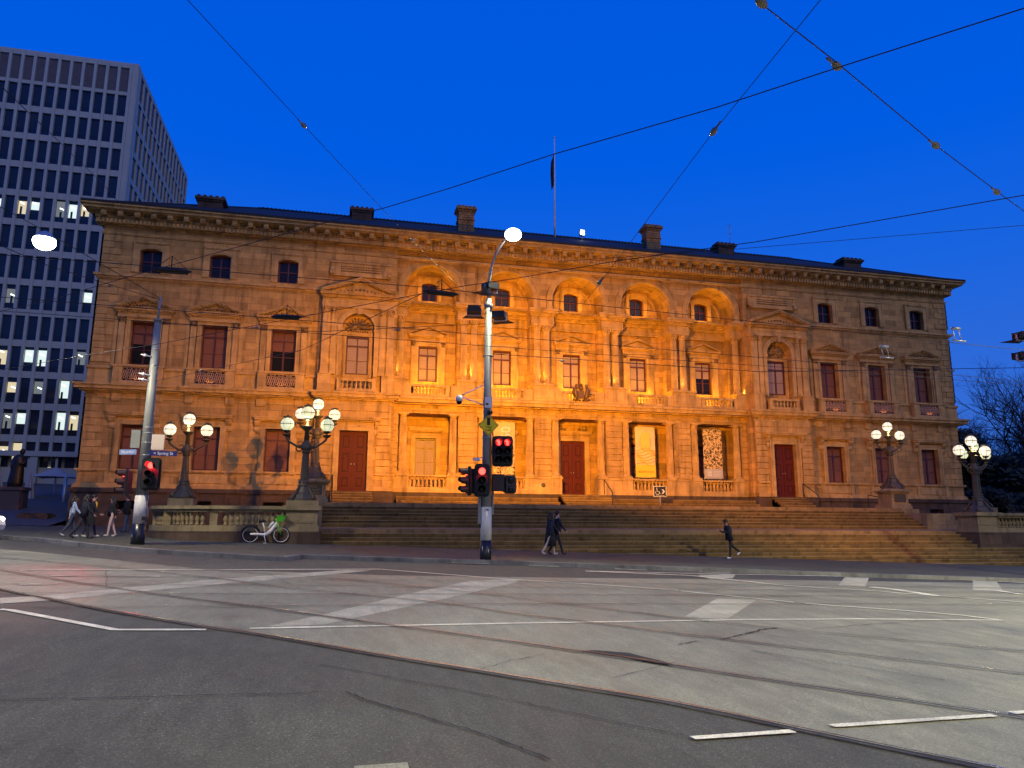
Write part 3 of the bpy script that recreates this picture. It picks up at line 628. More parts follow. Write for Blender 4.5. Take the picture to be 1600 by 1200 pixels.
for s in (-1, 1):
    for j, x in enumerate(WX):
        X = s*x
        sash(B, X, .34, 2.95, 5.57, .75, 1); surround(X, 0, 2.95, 5.57, .75)
        hood(X, 0, 6.02, 1.32); console(X-1.22, 0, 5.35, 6.03, .34); console(X+1.22, 0, 5.35, 6.03, .34); flush()
        tr2.box(X-1.35, X-1.1, -.10, .02, 2.12, 2.78); tr2.box(X+1.1, X+1.35, -.10, .02, 2.12, 2.78); tr2.box(X-1.1, X+1.1, -.045, .02, 2.2, 2.70); flush('window_apron')
        flush()
        sash(B, X, .40, 9.2, 11.88, .75, 1 if j == 1 or s > 0 else 3); surround(X, 0, 9.05, 11.88, .75, .2, .07)
        for d in (-1, 1):
            tr2.box(X+d*1.22-.16, X+d*1.22+.16, -.16, .02, 9.05, 11.72); capc(X+d*1.22, -.08, 11.72, 12.08, .15)
            tr2.box(X+d*1.55-.10, X+d*1.55+.10, -.05, .02, 9.05, 12.08)
        for z0, z1, q in ((12.08, 12.2, .2), (12.2, 12.42, .14)): tr2.box(X-1.5, X+1.5, -q, .02, z0, z1)
        pediment('pediment', X, 0, 12.42, 1.62, .72, .42, tymp=carved)
        flush()
        for d in (-1, 1): console(X+d*1.15, 0, 6.95, 7.94, .5, .56)
        # balconette: piers, cap and pierced iron panel
        for d in (-1, 1): tr2.box(X+d*1.12-.26, X+d*1.12+.26, -.50, -.18, 7.93, 8.95); tr2.box(X+d*1.12-.16, X+d*1.12+.16, -.53, -.49, 8.15, 8.75)
        tr2.box(X-1.45, X+1.45, -.56, -.1, 8.95, 9.07); tr2.box(X-.86, X+.86, -.5, -.1, 7.93, 8.08)
        flush('balconette')
        ip = MB(); ip.box(X-.86, X+.86, -.44, -.42, 8.09, 8.13); ip.box(X-.86, X+.86, -.44, -.42, 8.89, 8.94)
        for i in range(7):
            xx = X-.72+i*.24; ip.tube([(xx+.10*math.cos(t), -.43, 8.51+(.16 if i % 2 else .13)*math.sin(t)*1.9) for t in [2*PI*q/12 for q in range(13)]], .020, 5)
            ip.tube([(xx-.12, -.43, 8.13), (xx, -.43, 8.51), (xx+.12, -.43, 8.89)], .018, 4); ip.tube([(xx+.12, -.43, 8.13), (xx, -.43, 8.51), (xx-.12, -.43, 8.89)], .018, 4)
        ip.cur = 1; ip.box(X-.86, X+.86, -.40, -.385, 8.09, 8.94); ip.build('iron_panel', [M['scroll'], M['iron']], B)
        # lit strip behind the panel: the light in the sill
        us = MB(); us.box(X-.5, X+.5, -.30, -.24, 8.13, 8.17); us.build('sill_light', M['uplight'], B)
        lamp('sill_light_glow', 'AREA', (X, -.27, 8.20), 3.0, (1, .42, .18), B, (X, -.1, 10)).data.size = .5
        sash(B, X, .30, 14.95, 16.5, .63, 0, transom=False); segtop(X, 0, 16.5, .63); surround(X, 0, 14.95, 16.5, .63, .34, .08)
        tr2.box(X-1.05, X+1.05, -.16, .02, 16.83, 16.95); flush()
    # pavilion
    X = s*PX
    d_ = MB(); d_.box(X-.87, X+.87, -.28, -.2, 1.85, 5.55); dl = d_.build('door', M['wood'], B)
    for dd in (-1, 1):
        q = MB(); xc = X+dd*.435
        q.box(xc-.40, xc+.40, -.33, -.28, 1.87, 5.53)
        for z0, z1 in ((2.05, 2.75), (2.95, 4.25), (4.45, 5.35)):
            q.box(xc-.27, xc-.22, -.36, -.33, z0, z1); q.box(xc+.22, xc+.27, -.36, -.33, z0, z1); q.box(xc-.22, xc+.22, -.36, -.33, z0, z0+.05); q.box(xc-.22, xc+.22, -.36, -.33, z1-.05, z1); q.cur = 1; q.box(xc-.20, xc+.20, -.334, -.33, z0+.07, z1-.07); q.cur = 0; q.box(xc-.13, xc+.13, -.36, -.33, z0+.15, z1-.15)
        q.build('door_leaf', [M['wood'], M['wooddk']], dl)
        q = MB(); q.sphere((X+dd*.09, -.39, 3.5), .035, 8, 6); q.build('handle', M['galv'], dl)
    surround(X, -.6, 1.85, 5.55, .87, .30, .12); hood(X, -.6, 6.10, 1.5, .45); console(X-1.35, -.6, 5.3, 6.1); console(X+1.35, -.6, 5.3, 6.1); tr2.box(X-1.25, X+1.25, -.66, -.58, 5.87, 6.1); flush('door_surround')
    # first-floor niche with window and shell
    wbk = MB(); wall(wbk, X-1.05, X+1.05, 7.95, 13.2, -.12, -.02, [(X-.72, X+.72, 9.2, 11.7)]); wbk.build('niche_back', M['sand'], B)
    sash(B, X, -.02, 9.2, 11.7, .72, 1); surround(X, -.12, 9.0, 11.7, .72, .14, .08); flush()
    sh = MB()
    for i in range(11):
        a = PI*(i+.5)/11; sh.tube([(X+.12*math.cos(a), -.16, 12.12+.12*math.sin(a)), (X+.48*math.cos(a), -.24, 12.12+.48*math.sin(a)), (X+.8*math.cos(a), -.17, 12.12+.78*math.sin(a))], [.03, .075, .05], 6)
    for i in range(9): sh.sphere((X-.6+.15*i, -.18, 12.02+.03*(i % 2)), .06, 6, 5)
    sh.build('shell_tympanum', M['carve'], B)
    ar = MB(); archband(ar, X, 12.1, 1.0, 1.27, -.72, -.58, 28); archband(ar, X, 12.1, 1.22, 1.33, -.76, -.58, 28); ar.box(X-.14, X+.14, -.85, -.6, 13.0, 13.5)
    for d in (-1, 1): ar.box(X+d*1.14-.17, X+d*1.14+.17, -.75, -.58, 11.9, 12.1); ar.box(X+d*1.14-.13, X+d*1.14+.13, -.70, -.58, 9.0, 11.9)
    ar.build('niche_arch', M['trim'], B)
    for d in (-1, 1):
        for xx, w_, p_ in ((2.02, .22, .20), (1.52, .17, .12)):
            q = MB(); xc = X+d*xx; q.box(xc-w_, xc+w_, -.6-p_, -.58, 9.35, 13.0); q.box(xc-w_-.05, xc+w_+.05, -.66-p_, -.58, 9.05, 9.2); q.box(xc-w_-.02, xc+w_+.02, -.63-p_, -.58, 9.2, 9.35)
            capital(q, xc, -.62-p_*.5, 13.0, 13.4, w_*.9); q.build('pilaster', M['trim'], B)
        tr2.box(X+d*1.95-.42, X+d*1.95+.42, -1.0, -.3, 7.95, 9.0); tr2.box(X+d*1.95-.47, X+d*1.95+.47, -1.05, -.3, 9.0, 9.05); flush('pilaster_pedestal')
    for z0, z1, q in ((13.4, 13.52, .24), (13.52, 13.66, .20), (13.66, 14.0, .16), (14.0, 14.1, .3)): tr2.box(X-2.3, X+2.3, -.6-q, .02, z0, z1)
    tr2.box(X-1.7, X+1.7, -.80, -.75, 13.72, 13.94); flush('pavilion_entablature')
    pediment('pediment', X, -.6, 14.10, 2.35, 1.05, .55, .2, tymp=carved)
    # tablet above the pediment
    tb = MB(); tb.box(X-1.75, X+1.75, -.16, .02, 15.85, 16.55); tb.box(X-1.95, X+1.95, -.24, .02, 16.55, 16.68); tb.box(X-1.95, X+1.95, -.22, .02, 15.68, 15.85)
    for d in (-1, 1): tb.xprism([(0.01, 15.7), (-.36, 15.75), (-.38, 15.95), (-.18, 16.15), (-.22, 16.35), (-.28, 16.5), (.01, 16.55)], X+d*1.83-.12, X+d*1.83+.12)
    tbo = tb.build('tablet', M['trim'], B); cv = MB()
    for i in range(24):
        for j in range(3): cv.sphere((X-1.22+i*.106, -.17, 16.02+.16*j), .05, 6, 4)
    cv.build('tablet_fretwork', M['carve'], tbo)
    # pavilion balcony
# ---- balustrades
balv = [(.035, 0), (.075, .02), (.075, .05), (.04, .07), (.06, .12), (.085, .19), (.07, .26), (.035, .35), (.055, .38), (.035, .40), (.07, .42), (.07, .45)]
def balusters(xs_, y, z0, hh, m=M['trim'], parent=None, sc_=1.0, rail=True):
    o_ = MB(); k_ = hh/.45
    for x in xs_: o_.lathe([(r_*sc_, z*k_) for r_, z in balv], (x, y, z0), 8)
    return o_
def rng(a, c, n_): return [a+(c-a)*i/(n_-1) for i in range(n_)]
def balcony(xc, hw, y, parent, nb=8):
    b_ = MB(); b_.box(xc-hw-.25, xc+hw+.25, y-.16, y+.16, 8.62, 8.78); b_.box(xc-hw-.25, xc-hw, y-.12, y+.12, 8.16, 8.62); b_.box(xc+hw, xc+hw+.25, y-.12, y+.12, 8.16, 8.62); b_.box(xc-hw-.25, xc+hw+.25, y-.15, y+.15, 7.97, 8.16)
    r_ = b_.build('balustrade', M['trim'], parent)
    balusters(rng(xc-hw+.12, xc+hw-.12, nb), y, 8.16, .46).build('balusters', M['trim'], r_)
for x in CXS: balcony(x, 1.0, -.02, B, 9)
for s in (-1, 1): balcony(s*PX, .95, -.93, B, 7)
for i, x in enumerate(edges):
    a, c = x-1.28, x+1.28
    a = max(a, -12.65); c = min(c, 12.65)
    tr2.box(a, c, -.14, .12, 7.97, 8.78)
    tr2.box(max(x-.85, -12.65), min(x+.85, 12.65), -.2, .95, 7.97, 9.05); tr2.box(max(x-.92, -12.65), min(x+.92, 12.65), -.27, 1.0, 9.05, 9.18)
    if 0 < i < 5: tr2.box(x-.62, x+.62, -.235, -.19, 8.18, 8.88)
    flush('column_pedestal')
# ---- first-floor window frames of the centre
for j, x in enumerate(CXS):
    sash(B, x, 2.1, 9.35, 11.8, .65, 3 if j == 4 else 1); surround(x, 1.9, 9.1, 11.8, .65, .2, .08)
    for d in (-1, 1):
        tr2.box(x+d*1.02-.13, x+d*1.02+.13, 1.76, 1.92, 9.1, 11.75); capc(x+d*1.02, 1.82, 11.75, 12.08, .12)
    for z0, z1, q in ((12.08, 12.18, .18), (12.18, 12.36, .12)): tr2.box(x-1.2, x+1.2, 1.9-q, 1.92, z0, z1)
    flush()
    pediment('pediment', x, 1.9, 12.36, 1.28, .62, .4, .12, dent=False)
    sash(B, x, 2.15, 15.0, 16.35, .55, 0, transom=False); segtop(x, 1.9, 16.35, .55); surround(x, 1.9, 15.0, 16.35, .55, .22, .07); flush()
    a_ = MB(); archband(a_, x, 15.2, 1.86, 1.98, .24, .42, 36); archband(a_, x, 15.2, 1.98, 2.16, .30, .42, 36); archband(a_, x, 15.2, 2.16, 2.26, .22, .42, 36)
    for d in (-1, 1): a_.box(x+d*2.06-.2, x+d*2.06+.2, .22, .42, 14.6, 14.78); a_.box(x+d*2.06-.18, x+d*2.06+.18, .30, .42, 14.78, 15.2)
    a_.build('archivolt', M['trim'], B)
    a_ = MB(); archband(a_, x, 15.2, 1.42, 1.55, 1.80, 1.92, 30); a_.build('inner_arch', M['trim'], B)
# ---- entablature that breaks forward over the column pairs
en = MB()
for i, x in enumerate(edges):
    a = max(x-.80, -12.65); c = min(x+.80, 12.65)
    for z0, z1, y in ((13.42, 13.55, .34), (13.55, 13.72, .30), (13.72, 14.02, .34), (14.02, 14.12, .20), (14.12, 14.22, .12), (14.22, 14.36, -.06), (14.36, 14.50, -.16)):
        e_ = (.36-y); en.box(max(a-e_*.5, -12.65), min(c+e_*.5, 12.65), y, 1.5, z0, z1)
    xx = a
    while xx < c: en.box(xx, xx+.07, .06, .12, 14.13, 14.21); xx += .15
    en.build('entablature', M['trim'], B); en = MB()
for x in CXS:
    for z0, z1, y in ((13.42, 13.55, 1.66), (13.55, 13.72, 1.62), (13.72, 14.02, 1.66), (14.02, 14.12, 1.46), (14.12, 14.22, 1.38), (14.22, 14.36, 1.14), (14.36, 14.495, 1.02)):
        en.box(x-1.9, x+1.9, y, 1.95, z0, z1)
    xx = x-1.7
    while xx < x+1.7: en.box(xx, xx+.07, 1.31, 1.38, 14.13, 14.21); xx += .15
    en.build('entablature', M['trim'], B); en = MB()
# ---- paired columns
def column(name, xc, yc, z0, z1, r_, cap=True, flutes=20):
    q = MB(); q.box(xc-r_*1.4, xc+r_*1.4, yc-r_*1.4, yc+r_*1.4, z0, z0+.12)
    q.lathe([(r_*1.35, .12), (r_*1.35, .17), (r_*1.15, .2), (r_*1.22, .26), (r_*1.03, .30)], (xc, yc, z0), 20)
    hc = .38 if cap else .26
    q.lathe([(r_*1.0, .30), (r_*1.0, (z1-z0)*.35), (r_*.86, z1-z0-hc)], (xc, yc, z0), flutes*2, .10, smooth=False)
    if cap: capital(q, xc, yc, z1-hc, z1, r_*.95)
    else: q.lathe([(r_*.9, -hc), (r_*.98, -hc+.04), (r_*.9, -hc+.08), (r_*1.3, -.1)], (xc, yc, z1), 16); q.box(xc-r_*1.4, xc+r_*1.4, yc-r_*1.4, yc+r_*1.4, z1-.1, z1)
    return q.build(name, M['trim'], B)
for i, x in enumerate(edges):
    for d in ((-.34, .34) if 0 < i < 5 else ((.42,) if i == 0 else (-.42,))): column('column', x+d, .62, 9.18, 13.44, .235)
for x in CXS:
    for d in (-1.63, 1.63): column('column', x+d, .52, 2.98 if x else 2.98, 6.95, .25, cap=False)
    for d in (-1, 1):
        tr2.box(x+d*1.63-.38, x+d*1.63+.38, .25, .9, 1.85, 2.88); tr2.box(x+d*1.63-.42, x+d*1.63+.42, .18, .9, 2.88, 2.98); flush('column_pedestal')
    if x:
        tr2.box(x-1.25, x+1.25, .28, .42, 1.85, 2.2); tr2.box(x-1.25, x+1.25, .28, .62, 2.86, 2.97); flush('loggia_parapet')
        balusters(rng(x-1.08, x+1.08, 9), .50, 2.2, .66, sc_=1.15).build('balusters', M['trim'], B)
        sash(B, x, 2.08, 3.0, 5.5, .7, 1); surround(x, 1.9, 3.0, 5.5, .7, .24, .1); hood(x, 1.9, 5.9, 1.05, .3); flush()
    for z in (2.0,):
        pass
for x in edges: tr2.box(max(x-.6, -12.65), min(x+.6, 12.65), .3, .42, 1.85, 2.84); tr2.box(max(x-.6, -12.65), min(x+.6, 12.65), .3, .42, 2.82, 2.97); flush('pier_base')
# centre door
d_ = MB(); d_.box(-.88, .88, 2.02, 2.1, 1.85, 5.6); dl = d_.build('door', M['wood'], B)
for dd in (-1, 1):
    q = MB(); xc = dd*.44; q.box(xc-.41, xc+.41, 1.97, 2.02, 1.87, 5.58)
    for z0, z1 in ((2.05, 2.75), (2.95, 4.3), (4.5, 5.4)):
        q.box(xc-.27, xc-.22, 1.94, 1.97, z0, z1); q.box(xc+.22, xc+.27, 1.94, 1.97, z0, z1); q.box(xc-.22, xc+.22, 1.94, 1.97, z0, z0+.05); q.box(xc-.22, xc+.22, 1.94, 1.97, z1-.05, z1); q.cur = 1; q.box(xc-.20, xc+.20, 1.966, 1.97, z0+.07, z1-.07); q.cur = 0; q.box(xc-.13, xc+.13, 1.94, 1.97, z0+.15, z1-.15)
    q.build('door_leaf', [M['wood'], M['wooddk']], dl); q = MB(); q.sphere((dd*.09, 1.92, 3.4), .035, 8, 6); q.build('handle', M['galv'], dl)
surround(0, 1.9, 1.85, 5.6, .88, .3, .14); hood(0, 1.9, 6.0, 1.3, .3); flush('door_surround')
sc2 = MB()
for d in (-1, 1): sc2.sphere((d*.9, 1.82, 6.5), .2, 8, 6); sc2.sphere((d*.55, 1.84, 6.42), .12, 8, 6)
sc2.build('overdoor_scroll', M['carve'], B)
# niche plaque discs
q = MB(); 
for x in (-2.535,): q.lathe([(.16, 0), (.16, .04), (.12, .05)], (0, 0, 0), 16); q.xf(Matrix.Translation((x, .34, 2.45)) @ Matrix.Rotation(R(90), 4, 'X'))
q.build('wall_medallion', M['bronze'], B)
# coat of arms on the middle balcony
ca = MB(); X = -.02; Y = -.28
ca.vprism([(X-.22, Y), (X+.22, Y), (X+.22, Y+.12), (X-.22, Y+.12)], 8.3, 8.85)
ca.sphere((X, Y+.02, 8.98), .15, 10, 8); ca.lathe([(.14, 0), (.16, .05), (.10, .08), (.13, .18), (.02, .24)], (X, Y+.02, 9.08), 10)
for d in (-1, 1):
    ca.tube([(X+d*.28, Y, 8.15), (X+d*.36, Y-.04, 8.5), (X+d*.44, Y-.04, 8.85), (X+d*.36, Y-.04, 9.12)], [.10, .14, .15, .06], 8)
    ca.sphere((X+d*.36, Y-.04, 9.16), .11, 8, 6); ca.tube([(X+d*.44, Y, 8.8), (X+d*.28, Y-.08, 8.7)], [.07, .04], 6); ca.tube([(X+d*.5, Y, 8.4), (X+d*.62, Y, 8.7), (X+d*.55, Y, 8.95)], [.04, .035, .03], 6)
    for i in range(4): ca.sphere((X+d*(.12+.14*i), Y-.03, 8.16+.03*(i % 2)), .08, 6, 5)
ca.build('coat_of_arms', mat('bronzed_arms', (.16, .09, .035), .5, .3, var=.35, scale=14), B)
# uplights at the feet of the column pairs
for i, x in enumerate(edges):
    q = MB(); q.lathe([(.06, 0), (.07, .08)], (x, .42, 9.19), 10); q.cur = 1; q.lathe([(.05, .08), (.05, .085)], (x, .42, 9.19), 10); q.build('uplight', [M['black'], M['uplight']], B)
    lamp('uplight_beam', 'SPOT', (x, .30, 9.28), 260, (1, .60, .16), B, (x, .62, 13), .04, R(80), .8)
for x in CXS:
    lamp('balcony_light', 'AREA', (x, 1.0, 8.15), 150, (1, .46, .02), B, (x, 1.5, 12)).data.size = 1.0; lamp('lunette_light', 'AREA', (x, 1.0, 14.56), 50, (1, .44, .03), B, (x, .9, 17)).data.size = .8
# ---- roof
rf = MB(); HX, HY0, HY1, Z0_, ZR, RX = 31.58, -1.08, 17.3, 18.84, 23.15, 22.6
yr = 8.0
A_ = [(-HX, HY0, Z0_), (HX, HY0, Z0_), (HX, HY1, Z0_), (-HX, HY1, Z0_), (-RX, yr, ZR), (RX, yr, ZR)]
rf.add(A_, [(0,1,5,4), (1,2,5), (2,3,4,5), (3,0,4)])
rf.box(-HX-.02, HX+.02, HY0-.10, HY0+.02, Z0_+.0, Z0_+.13)         # gutter
roof = rf.build('roof', M['slate'], B)
rg = MB(); rg.tube([(-RX, yr, ZR), (RX, yr, ZR)], .12, 6)
for s in (-1, 1): rg.tube([(s*RX, yr, ZR), (s*HX, HY0, Z0_)], .09, 6)
i = -22.3
while i < 22.3: rg.box(i, i+.10, yr-.1, yr+.1, ZR+.06, ZR+.13); i += .30
rg.build('ridge_tiles', M['slate'], roof)
for (x, y, hw, zb, zt) in ((7.45, 4.2, .58, 20.8, 23.25), (15.0, 6.4, .72, 21.6, 23.30), (25.2, 4.0, .80, 20.4, 22.0)):
    for s in (-1, 1):
        c_ = MB(); c_.box(s*x-hw, s*x+hw, y-.5, y+.5, zb, zt-.55); c_.box(s*x-hw-.06, s*x+hw+.06, y-.56, y+.56, zt-1.25, zt-1.15)
        c_.box(s*x-hw-.08, s*x+hw+.08, y-.58, y+.58, zt-.55, zt-.42); c_.box(s*x-hw-.18, s*x+hw+.18, y-.68, y+.68, zt-.42, zt-.25)
        for k_ in range(5): X = s*x-hw+.02+k_*(2*hw-.04)/4; c_.box(X-.10, X+.10, y-.5, y+.5, zt-.25, zt-.08)
        c_.build('chimney', M['plinth'] if x > 8 else M['carve'], roof)
ab = MB(); ab.tube([(15.6, 6.3, 23.4), (15.6, 6.3, 25.1)], .025, 5)
for z, l in ((24.9, .35), (24.6, .5), (24.2, .42)): ab.tube([(15.6-l*.7, 6.3, z), (15.6+l*.7, 6.3, z+.06)], .014, 4)
tag(ab.build('roof_antenna', M['galv']), 'thin television antenna standing on the chimney right of the flagpole', 'antenna')
# flagpole with a limp flag
fp = thing('flagpole', 'slim white flagpole rising from the middle of the roof ridge', 'flagpole', (0.35, 7.0, 22.4))
q = MB(); q.tube([(0, 0, 0), (0, 0, 9.0)], [.085, .045], 10); q.sphere((0, 0, 9.05), .09, 8, 6); q.build('pole', M['white'], fp)
q = MB(); vs = []; nz = 16; nx = 9
for j in range(nz+1):
    for i in range(nx+1):
        t = j/nz; u = i/nx; vs.append((-.04-u*(.34+.10*math.sin(3*t+1))*(.55+.5*t), .16*math.sin(u*9+t*2)*u, 7.7-2.9*t-.9*u*(1-t*.3)))
q.add(vs, [(j*(nx+1)+i, j*(nx+1)+i+1, (j+1)*(nx+1)+i+1, (j+1)*(nx+1)+i) for j in range(nz) for i in range(nx)], True)
tag(q.build('flag', mat('navy_flag', (.012, .014, .03), .8, var=.3)), 'dark blue flag hanging limp from the roof flagpole', 'flag').location = (.35, 7.0, 22.4)
fl = MB(); fl.tube([(0,0,0),(0,0,.35)], .04, 6); fl.cbox((0,0,.55), (.42, .28, .5)); fl.cur = 1; fl.box(-.16, .16, -.16, -.145, .38, .74)
o_ = tag(fl.build('roof_floodlight', [M['white'], M['lampglow']]), 'small white floodlight on the roof ridge right of the flagpole', 'floodlight'); o_.location = (2.65, 7.0, 22.7)
# ---- banners in the loggia
def banner(xc, label, base, deco):
    b_ = MB(); n_ = 14; vs = []
    for j in range(n_+1):
        for i in range(7): vs.append((xc-.74+1.48*i/6, .98+.03*math.sin(i*1.1+j*.5)*.6, 3.12+3.55*j/n_))
    b_.add(vs, [(j*7+i, j*7+i+1, (j+1)*7+i+1, (j+1)*7+i) for j in range(n_) for i in range(6)], True)
    o_ = tag(b_.build('hanging_banner', base), label, 'banner')
    q = MB(); q.tube([(xc-.78, 1.0, 6.68), (xc+.78, 1.0, 6.68)], .025, 6); q.tube([(xc-.78, 1.0, 3.1), (xc+.78, 1.0, 3.1)], .025, 6); q.build('banner_rod', M['galv'], o_)
    deco(o_); return o_
Y1 = mat('banner_yellow', (.90, .52, .06), .7, var=0); 
def blobmat(name, c0, c1, scale, thr=.5, dist=0.):
    m, n, b_ = newmat(name); N = n.nodes.new; L = n.links.new
    t = N('ShaderNodeTexCoord'); ns = N('ShaderNodeTexNoise'); ns.inputs['Scale'].default_value = scale; ns.inputs['Detail'].default_value = 5; ns.inputs['Distortion'].default_value = dist
    r_ = N('ShaderNodeValToRGB'); r_.color_ramp.elements[0].position = thr-.05; r_.color_ramp.elements[1].position = thr+.05
    r_.color_ramp.elements[0].color = c0+(1,); r_.color_ramp.elements[1].color = c1+(1,)
    L(t.outputs['Object'], ns.inputs['Vector']); L(ns.outputs['Fac'], r_.inputs[0]); L(r_.outputs[0], b_.inputs['Base Color']); b_.inputs['Roughness'].default_value = .75; return m
def deco1(o_):
    q = MB(); q.box(4.34, 5.80, .932, .936, 3.14, 3.98); q.build('title_field', mat('banner_gold', (.92, .60, .03), .7, var=0), o_)
    text('REDISCOVER', .205, 'title', mat('banner_ink', (.28, .15, .01), .7, var=0), (5.07, .92, 3.50), parent=o_)
    q = MB()
    for k_ in range(7): q.tube([(4.40+.2*i, .930, 4.05+.17*k_+.11*math.sin(i*.9+k_*.8)) for i in range(8)], .022, 4)
    q.build('wave_lines', mat('banner_orange', (.85, .36, .03), .7, var=0), o_)
    q = MB(); q.sphere((5.07, .935, 5.65), .40, 16, 10, 1.7); q.v = [(x, .925+(y-.935)*.03, z) for x, y, z in q.v]; q.sphere((4.95, .93, 6.2), .01, 4, 3); q.build('pale_shape', mat('banner_lemon', (.92, .62, .10), .7, var=.1), o_)
banner(5.07, 'yellow banner with gold title field, hanging right of the centre door', blobmat('banner_pale', (.80, .58, .30), (.88, .66, .28), 1.5), deco1)
def deco2(o_):
    q = MB(); q.box(9.53, 10.97, .930, .936, 3.14, 3.82); q.build('text_panel', mat('banner_grey', (.48, .45, .40), .7, var=0), o_)
    q = MB()
    for k_ in range(4): q.box(9.75, 10.10, .926, .929, 3.64-.11*k_, 3.69-.11*k_); q.box(10.2, 10.8, .926, .929, 3.64-.11*k_, 3.67-.11*k_)
    q.build('text_lines', M['white'], o_)
banner(10.25, 'black and gold crowd picture banner with pale panel at its foot', blobmat('banner_crowd', (.07, .045, .01), (.80, .55, .22), 5.5, .48, 1.2), deco2)
def deco3(o_):
    text('60', .9, 'numeral', M['white'], (-4.95, .92, 5.9), rot=(R(90), R(-90), 0), parent=o_); 
    q = MB(); q.box(-5.8, -4.34, .930, .936, 3.14, 5.2); q.build('picture_field', blobmat('banner_photo', (.10, .06, .02), (.75, .5, .2), 6, .47, 1.), o_)
    text('MEN', .62, 'word', M['white'], (-4.75, .92, 4.6), rot=(R(90), R(-90), 0), parent=o_)
banner(-5.07, 'tan banner with sideways white lettering, hanging behind the tall signal pole', blobmat('banner_tan', (.60, .42, .22), (.72, .5, .26), 1.2), deco3)
# disabled-access sign on a post
sg = thing('access_sign', 'black wheelchair access sign with white arrow on a post atop the steps', 'sign', (4.55, -2.4, .93))
q = MB(); q.tube([(0,0,0), (0,0,.75)], .03, 6); q.build('post', M['galv'], sg)
q = MB(); q.box(-.44, .44, -.02, .02, .75, 1.42); q.build('board', M['white'], sg)
q = MB(); q.box(-.41, .41, -.026, -.02, .78, 1.39); q.build('face', M['black'], sg)
q = MB(); q.tube([(-.18+.13*math.cos(t), -.032, 1.02+.13*math.sin(t)) for t in [R(150)+R(22)*i for i in range(11)]], .018, 5); q.tube([(-.22,-.032,1.27), (-.20,-.032,1.08), (-.06,-.032,1.08), (.0,-.032,.94)], .02, 5); q.sphere((-.22,-.032,1.30), .035, 6, 5)
q.prism([(.10, .95), (.22, .95), (.34, 1.09), (.22, 1.23), (.10, 1.23), (.22, 1.09)], -.034, -.028); q.box(-.3, .3, -.034, -.028, .83, .85); q.build('wheelchair_symbol', M['white'], sg)
# handrails by the doors
def handrail(label, pts, h=.95):
    q = MB()
    top = [(x, y, z+h) for x, y, z in pts]
    q.tube([pts[0]]+top+[pts[-1]], .028, 6); tag(q.build('handrail', M['black']), label, 'handrail')
handrail('dark handrail left of the left pavilion door', [(-16.15, -2.5, .95), (-16.15, -.9, 1.85)])
handrail('dark handrail right of the centre door', [(1.25, -2.5, .95), (1.25, -1.0, 1.85)])
handrail('dark handrail right of the right pavilion door', [(16.1, -2.6, .93), (16.1, -.9, 1.85)])
handrail('galvanised handrail at the right end of the top landing', [(16.3, -7.2, .93), (17.9, -7.2, .7)], .85)
# ------------------------------------------------------------------ candelabra lamps
def candelabrum(gm):
    t = thing('candelabrum_lamp', 'x', 'street lamp', (0,0,0))
    q = MB()
    q.lathe([(.62, 0), (.62, .06), (.56, .10), (.46, .26), (.36, .36), (.30, .50), (.25, .62)], (0,0,0), 8, smooth=False)
    for i in range(4):
        a = PI/4+PI/2*i; c, s_ = math.cos(a), math.sin(a)
        q.tube([(c*.62, s_*.62, .08), (c*.56, s_*.56, .22), (c*.42, s_*.42, .34), (c*.34, s_*.34, .52), (c*.22, s_*.22, .66)], [.09, .07, .055, .06, .04], 6); q.sphere((c*.60, s_*.60, .12), .10, 8, 6)
    q.build('base', M['bronze'], t)
    q = MB(); q.lathe([(.24, .60), (.27, .66), (.22, .72), (.22, .76), (.26, .80), (.19, .86)], (0,0,0), 16); q.lathe([(.185, .86), (.135, 2.05)], (0,0,0), 24, .12, smooth=False); q.lathe([(.16, 2.03), (.2, 2.08), (.15, 2.14), (.22, 2.2), (.24, 2.3), (.18, 2.42), (.14, 2.48), (.115, 2.6)], (0,0,0), 16)
    q.lathe([(.115, 2.55), (.09, 3.0), (.12, 3.04), (.24, 3.16), (.27, 3.2), (.24, 3.22), (.06, 3.24), (.04, 3.5)], (0,0,0), 16); q.build('shaft', M['bronze'], t)
    for s_ in (-1, 1):
        q = MB(); q.tube([(s_*.12, 0, 2.32), (s_*.30, 0, 2.30), (s_*.48, 0, 2.38), (s_*.66, 0, 2.50), (s_*.80, 0, 2.62), (s_*.84, 0, 2.74)], [.07, .055, .05, .045, .05, .06], 8)
        q.tube([(s_*(.30+.12*math.cos(a)), 0, 2.24+.12*math.sin(a)) for a in [R(80)-R(35)*i*s_*s_ for i in range(10)]], .03, 6); q.tube([(s_*(.26+.10*math.cos(a)), 0, 2.46+.10*math.sin(a)) for a in [R(35)*i for i in range(10)]], .025, 6)
        q.lathe([(.06, 0), (.17, .06), (.19, .10), (.07, .12), (.035, .14), (.035, .26)], (s_*.84, 0, 2.74), 12); q.build('arm', M['bronze'], t)
    for x, z in ((-.84, 3.28), (.84, 3.28), (0, 3.80)):
        q = MB(); q.sphere((x, 0, z), .285, 20, 14); g_ = q.build('globe', gm, t)
        q = MB()
        for k_ in range(6): q.tube([(x+.292*math.sin(b_)*math.cos(PI*k_/3), .292*math.sin(b_)*math.sin(PI*k_/3), z+.292*math.cos(b_)) for b_ in [PI*i/10 for i in range(11)]], .007, 4)
        q.tube([(x+.294*math.cos(a), .294*math.sin(a), z) for a in [2*PI*i/20 for i in range(21)]], .016, 5)
        q.lathe([(.09, -.36), (.16, -.30), (.17, -.27), (.1, -.25)], (x, 0, z), 12); q.lathe([(.15, .275), (.20, .30), (.20, .33), (.06, .36), (.03, .40)], (x, 0, z), 12); q.build('globe_cage', M['globeframe'], g_)
    return t
lp = candelabrum(M['globeg'])
